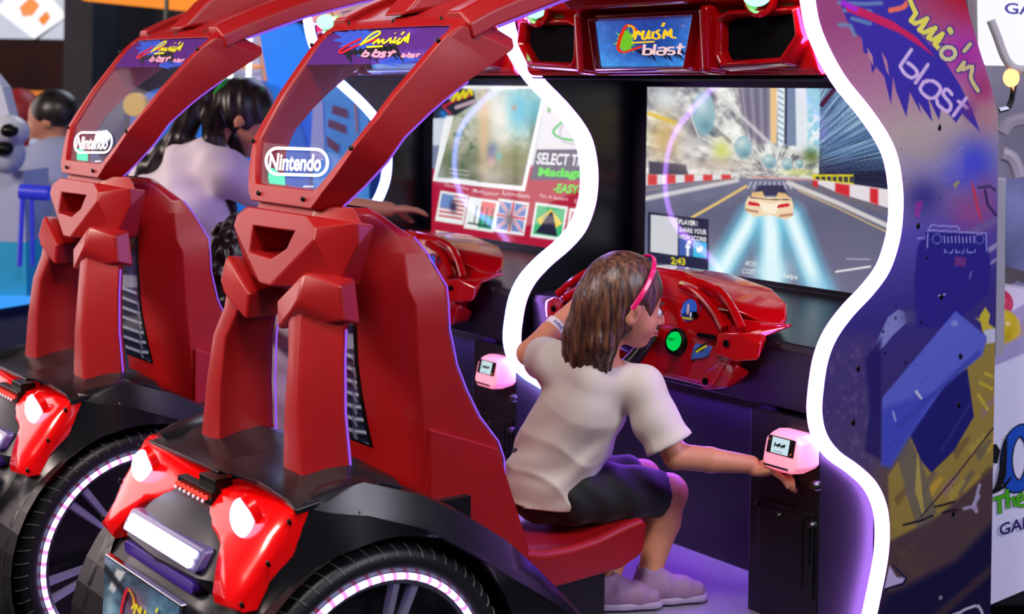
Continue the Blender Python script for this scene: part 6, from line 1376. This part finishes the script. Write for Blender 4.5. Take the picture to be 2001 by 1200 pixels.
# blue ride with yellow portholes behind the woman
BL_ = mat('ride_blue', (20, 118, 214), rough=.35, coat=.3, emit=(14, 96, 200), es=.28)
e = rootat('blue_ride', 470, 620, 6.4, 'big blue ride with yellow portholes behind the dark-haired woman', 'ride')
ctrs = lambda pts: pts
pane_px(smooth([(250,830),(250,400),(255,230),(275,190),(330,168),(420,158),(500,158),(560,190),(600,300),(606,450),(610,840)], 4), 6.4, BL_, 'body', e, 0, .5)
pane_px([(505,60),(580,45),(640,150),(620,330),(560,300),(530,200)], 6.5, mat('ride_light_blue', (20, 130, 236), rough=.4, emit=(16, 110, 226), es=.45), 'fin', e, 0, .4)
for cx_, cy_, r_ in ((400, 205, .062), (268, 205, .055)):
    b = MB(); c = np.array(at(cx_, cy_, D=6.36)) - np.array(e.location); b.lathe([(0,.05),(r_*.9,.05),(r_,.03),(r_,0)], tuple(c), (-AW.x, -AW.y, 0), n=28); b.build('porthole', mat('ride_yellow', (226, 186, 60), rough=.4, emit=(200, 150, 40), es=.2), e, smooth=True)
for cx_, cy_ in ((363,243),(337,270),(420,250)):
    b = MB(); c = np.array(at(cx_, cy_, D=6.38)) - np.array(e.location); b.lathe([(0,.03),(.018,.03),(.02,0)], tuple(c), (-AW.x, -AW.y, 0), n=16); b.build('socket', BK, e)
# lattice tower with lights
e = rootat('lattice_tower', 455, 620, 7.2, 'lit white tower with an orange frame beyond the blue ride', 'ride')
pane_px([(418,60),(500,60),(512,170),(400,170)], 7.25, mat('tower_haze', (180, 180, 200), rough=.5, emit=(150, 150, 180), es=.5), 'core', e, 0, .2)
for q in ([(508,62),(521,165)], [(470,60),(420,165)], [(415,132),(525,130)]):
    b = MB(); b.tube([tuple(np.array(at(*q[0], D=7.15)) - np.array(e.location)), tuple(np.array(at(*q[1], D=7.15)) - np.array(e.location))], .012, n=8); b.build('frame_tube', mat('tower_orange', (226, 150, 90), rough=.5, emit=(220, 130, 60), es=.3), e, smooth=True)
for k in range(9):
    b = MB(); b.ell(tuple(np.array(at(488 - .3*k, 78 + 9*k, D=7.05)) - np.array(e.location)), (.012,)*3, nu=10, nv=6); b.build('bulb', emis('tower_bulb', (.75,.85,1.0), 5) if k == 0 else bpy.data.materials['tower_bulb'], e, smooth=True)
for p_, c_ in (((440,148), (.9,.9,1.0)), ((423,160), (1.0,.6,.55))):
    b = MB(); b.ell(tuple(np.array(at(*p_, D=7.05)) - np.array(e.location)), (.04,.04,.03), nu=12, nv=8); b.build('lamp', emis('tower_lamp', c_, 1.6), e, smooth=True)
# icy blue poster wall seen through the window of the near machine
e = rootat('blue_poster', 680, 620, 6.0, 'pale blue poster with dark red slanting stripes seen through the near window', 'poster')
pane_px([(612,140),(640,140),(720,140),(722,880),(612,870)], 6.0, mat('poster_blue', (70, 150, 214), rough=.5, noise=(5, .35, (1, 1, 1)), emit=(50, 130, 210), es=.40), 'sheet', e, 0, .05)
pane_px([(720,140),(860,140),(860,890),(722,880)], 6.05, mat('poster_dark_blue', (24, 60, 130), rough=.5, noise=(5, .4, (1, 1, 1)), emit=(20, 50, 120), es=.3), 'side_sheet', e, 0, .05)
for i, q in enumerate(([(650,205),(678,214),(680,232),(648,222)], [(642,232),(676,246),(676,262),(640,248)], [(637,265),(664,285),(660,300),(640,286)])): pane_px(q, 6.0, mat('poster_red%d' % i, (120, 60, 100), rough=.6), 'stripe', e, .01, .005)
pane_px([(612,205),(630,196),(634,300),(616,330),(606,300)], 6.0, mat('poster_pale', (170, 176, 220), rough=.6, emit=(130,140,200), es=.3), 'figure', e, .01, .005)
pane_px([(690,170),(694,170),(700,260),(696,260)], 6.0, mat('poster_orange', (206, 140, 110), rough=.6), 'stripe', e, .01, .005)
# violet sign seen through the far window
b = MB(); pth = smooth([at(*p, D=5.2) for p in [(138,272),(142,264),(150,259),(170,259),(192,266),(210,264)]], 4)
b.tube([tuple(p) for p in pth], .017, n=10); p0 = at(150, 262, D=5.25); b.tube([p0, (p0[0], p0[1], -.145)], .012, n=8, m=1); tag(b.build('neon_arc', [emis('far_neon_white', (.8,.85,1.0), 5), BK], smooth=True), 'curved white neon tube seen through the left machine\'s window', 'neon light')
slab('slanted_board', [(188,262),(236,182),(258,192),(215,285)], 6.6, .1, mat('grey_slope', (96, 106, 128), rough=.5), 'grey slanting board seen through the left machine\'s window', 'board')
# ---------------------------------------------------------------- right side: prize machine and white sign wall
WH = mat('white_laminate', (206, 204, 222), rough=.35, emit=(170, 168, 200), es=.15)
e = rootat('prize_machine', 1975, 1250, 4.05, 'white prize machine with a printed front panel behind the painted cabinet side', 'arcade machine')
def rpx(pts, m, name, off=0.0, T=.02, D=4.05):
    return pane_px(pts, D, m, name, e, off, T)
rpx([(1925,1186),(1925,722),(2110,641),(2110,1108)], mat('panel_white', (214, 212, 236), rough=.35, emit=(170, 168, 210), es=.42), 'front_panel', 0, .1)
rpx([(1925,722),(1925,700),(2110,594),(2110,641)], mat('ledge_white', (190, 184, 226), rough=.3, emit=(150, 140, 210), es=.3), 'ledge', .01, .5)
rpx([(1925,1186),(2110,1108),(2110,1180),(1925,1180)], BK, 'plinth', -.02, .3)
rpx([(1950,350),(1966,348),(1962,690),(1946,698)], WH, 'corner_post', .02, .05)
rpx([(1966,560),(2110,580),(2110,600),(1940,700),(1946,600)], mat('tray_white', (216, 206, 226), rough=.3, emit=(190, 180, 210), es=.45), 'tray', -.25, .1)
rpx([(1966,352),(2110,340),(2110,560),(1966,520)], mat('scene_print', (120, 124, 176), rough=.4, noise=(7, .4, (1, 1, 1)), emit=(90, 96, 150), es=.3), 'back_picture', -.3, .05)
rpx([(1920,-40),(2110,-40),(2110,128),(1923,126)], emis('sign_white', (.93,.92,1.0), 1.05), 'sign_board', 0, .12)
b = MB(); A_, B_, C2, D2 = [np.array(at(*p, D=4.03)) for p in [(1963,27),(2090,33),(1963,5),(2090,10)]]
put_text(b, 'GAMES', quad_map(A_, B_, C2, D2), 0, .02); b.v = [tuple(np.array(v) - np.array(e.location)) for v in b.v]; b.build('sign_lettering', mat('sign_blue', (60, 50, 170), rough=.5), e, fixn=False)
rpx([(1886,-40),(1922,-40),(1926,130),(1905,130)], mat('frame_lilac', (136, 124, 140), rough=.4), 'side_frame', -.05, .1)
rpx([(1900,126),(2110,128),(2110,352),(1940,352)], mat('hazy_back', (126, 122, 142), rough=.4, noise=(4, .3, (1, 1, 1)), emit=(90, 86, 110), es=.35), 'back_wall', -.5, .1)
b = MB(); 
for q, r_ in (([(1936,40),(1948,70),(1962,108),(1975,128),(1992,136),(2012,134)], .012),): b.tube([tuple(np.array(at(*p, D=3.95)) - np.array(e.location)) for p in smooth(q, 4)], r_, n=10)
b.build('claw_tube', mat('claw_white', (196, 192, 204), rough=.3), e, smooth=True)
b = MB(); b.tube([tuple(np.array(at(*p, D=4.0)) - np.array(e.location)) for p in [(1982,165),(1977,195),(1970,212)]], .008, n=8); b.tube([tuple(np.array(at(*p, D=4.0)) - np.array(e.location)) for p in [(1970,212),(1953,216)]], .008, n=8); b.build('claw_arm', M_['chrome'], e, smooth=True)
b = MB(); b.ell(tuple(np.array(at(1976,152,D=3.95)) - np.array(e.location)), (.022,.022,.026), nu=14, nv=10); b.build('amber_lamp', emis('amber_glow', (1.0,.42,.16), 2.6), e, smooth=True)
for q in ([(1957,260),(1972,240),(2003,232)], [(1957,300),(1978,310),(1992,345)]):
    b = MB(); b.tube([tuple(np.array(at(*p, D=4.4)) - np.array(e.location)) for p in smooth(q, 3)], .022, n=8); b.build('pale_pipe', mat('pipe_lilac', (176, 166, 186), rough=.5, emit=(120,112,130), es=.25), e, smooth=True)
for nm, p_, c_, r_ in (('yellow_ball', (1956,640), (236, 206, 40), .054), ('pink_ball', (1951,592), (226, 60, 100), .042)):
    b = MB(); c = at(*p_, D=4.10 if nm[0] == 'y' else 4.20); b.ell(c, (r_,)*3, nu=24, nv=16); tag(b.build(nm, mat(nm + '_skin', c_, rough=.3, noise=(30, .15, (1,1,1)), emit=c_, es=.15), smooth=True), {'yellow_ball': 'yellow bumpy ball in the white tray at the right edge', 'pink_ball': 'pink ball above and behind the yellow ball'}[nm], 'ball')
# printed letters on the front panel: big O, The, GAMES
b = MB(); P2 = lambda x, y, o=.006: tuple(np.array(at(x, y, D=4.05 - .004 - o)))
ringo = [(1992 + 26*math.cos(a), 896 + 54*math.sin(a)) for a in np.linspace(0, 2*math.pi, 33)]
ribbon(b, ringo, 27, lambda x, y: P2(x, y - (x-1992)*.35, .0), 1); ribbon(b, ringo, 21, lambda x, y: P2(x, y - (x-1992)*.35, .002), 0)
ribbon(b, smooth([(1943,960),(1958,930),(1967,850)],3), [5,16,2], lambda x, y: P2(x, y), 1); ribbon(b, smooth([(1938,962),(1960,952),(1978,930)],3), [9,7,2], lambda x, y: P2(x, y), 1); ribbon(b, [(1941,905),(1946,880),(1944,868)], [16,18,6], lambda x, y: P2(x, y), 1)
for of, m_, d_ in ((2.6, 1, .001), (0, 2, .004)):
    for s_ in ([(1941,976),(1966,968)], [(1953,974),(1954,1004)], [(1968,956),(1970,994)], [(1970,980),(1980,972),(1984,990)], [(1988,980),(2000,974),(1998,964),(1988,972),(1990,988),(2002,988)]): ribbon(b, s_, 6.5 + of, lambda x, y, d_=d_: P2(x, y, d_), m_)
put_text(b, 'GAMES', quad_map(P2(1953,1048), P2(2052,1020), P2(1953,1024), P2(2052,996)), 3, .02)
b.v = [tuple(np.array(v) - np.array(e.location)) for v in b.v]
b.build('panel_print', [mat('o_blue', (30, 80, 200), rough=.4, emit=(30,80,200), es=.2), M_['ink'], mat('the_green', (80, 180, 40), rough=.4, emit=(80,180,40), es=.2), mat('games_violet', (50, 30, 130), rough=.4)], e, fixn=False)
gl = MB(); gl.prism(depth_pts([(1948,352),(2110,338),(2110,645),(1948,716)], 4.01), (AW.x*.01, AW.y*.01, 0)); gl.v = [tuple(np.array(v) - np.array(e.location)) for v in gl.v]; gl.build('glass', glass_mat('prize_glass', gloss=.08), e)
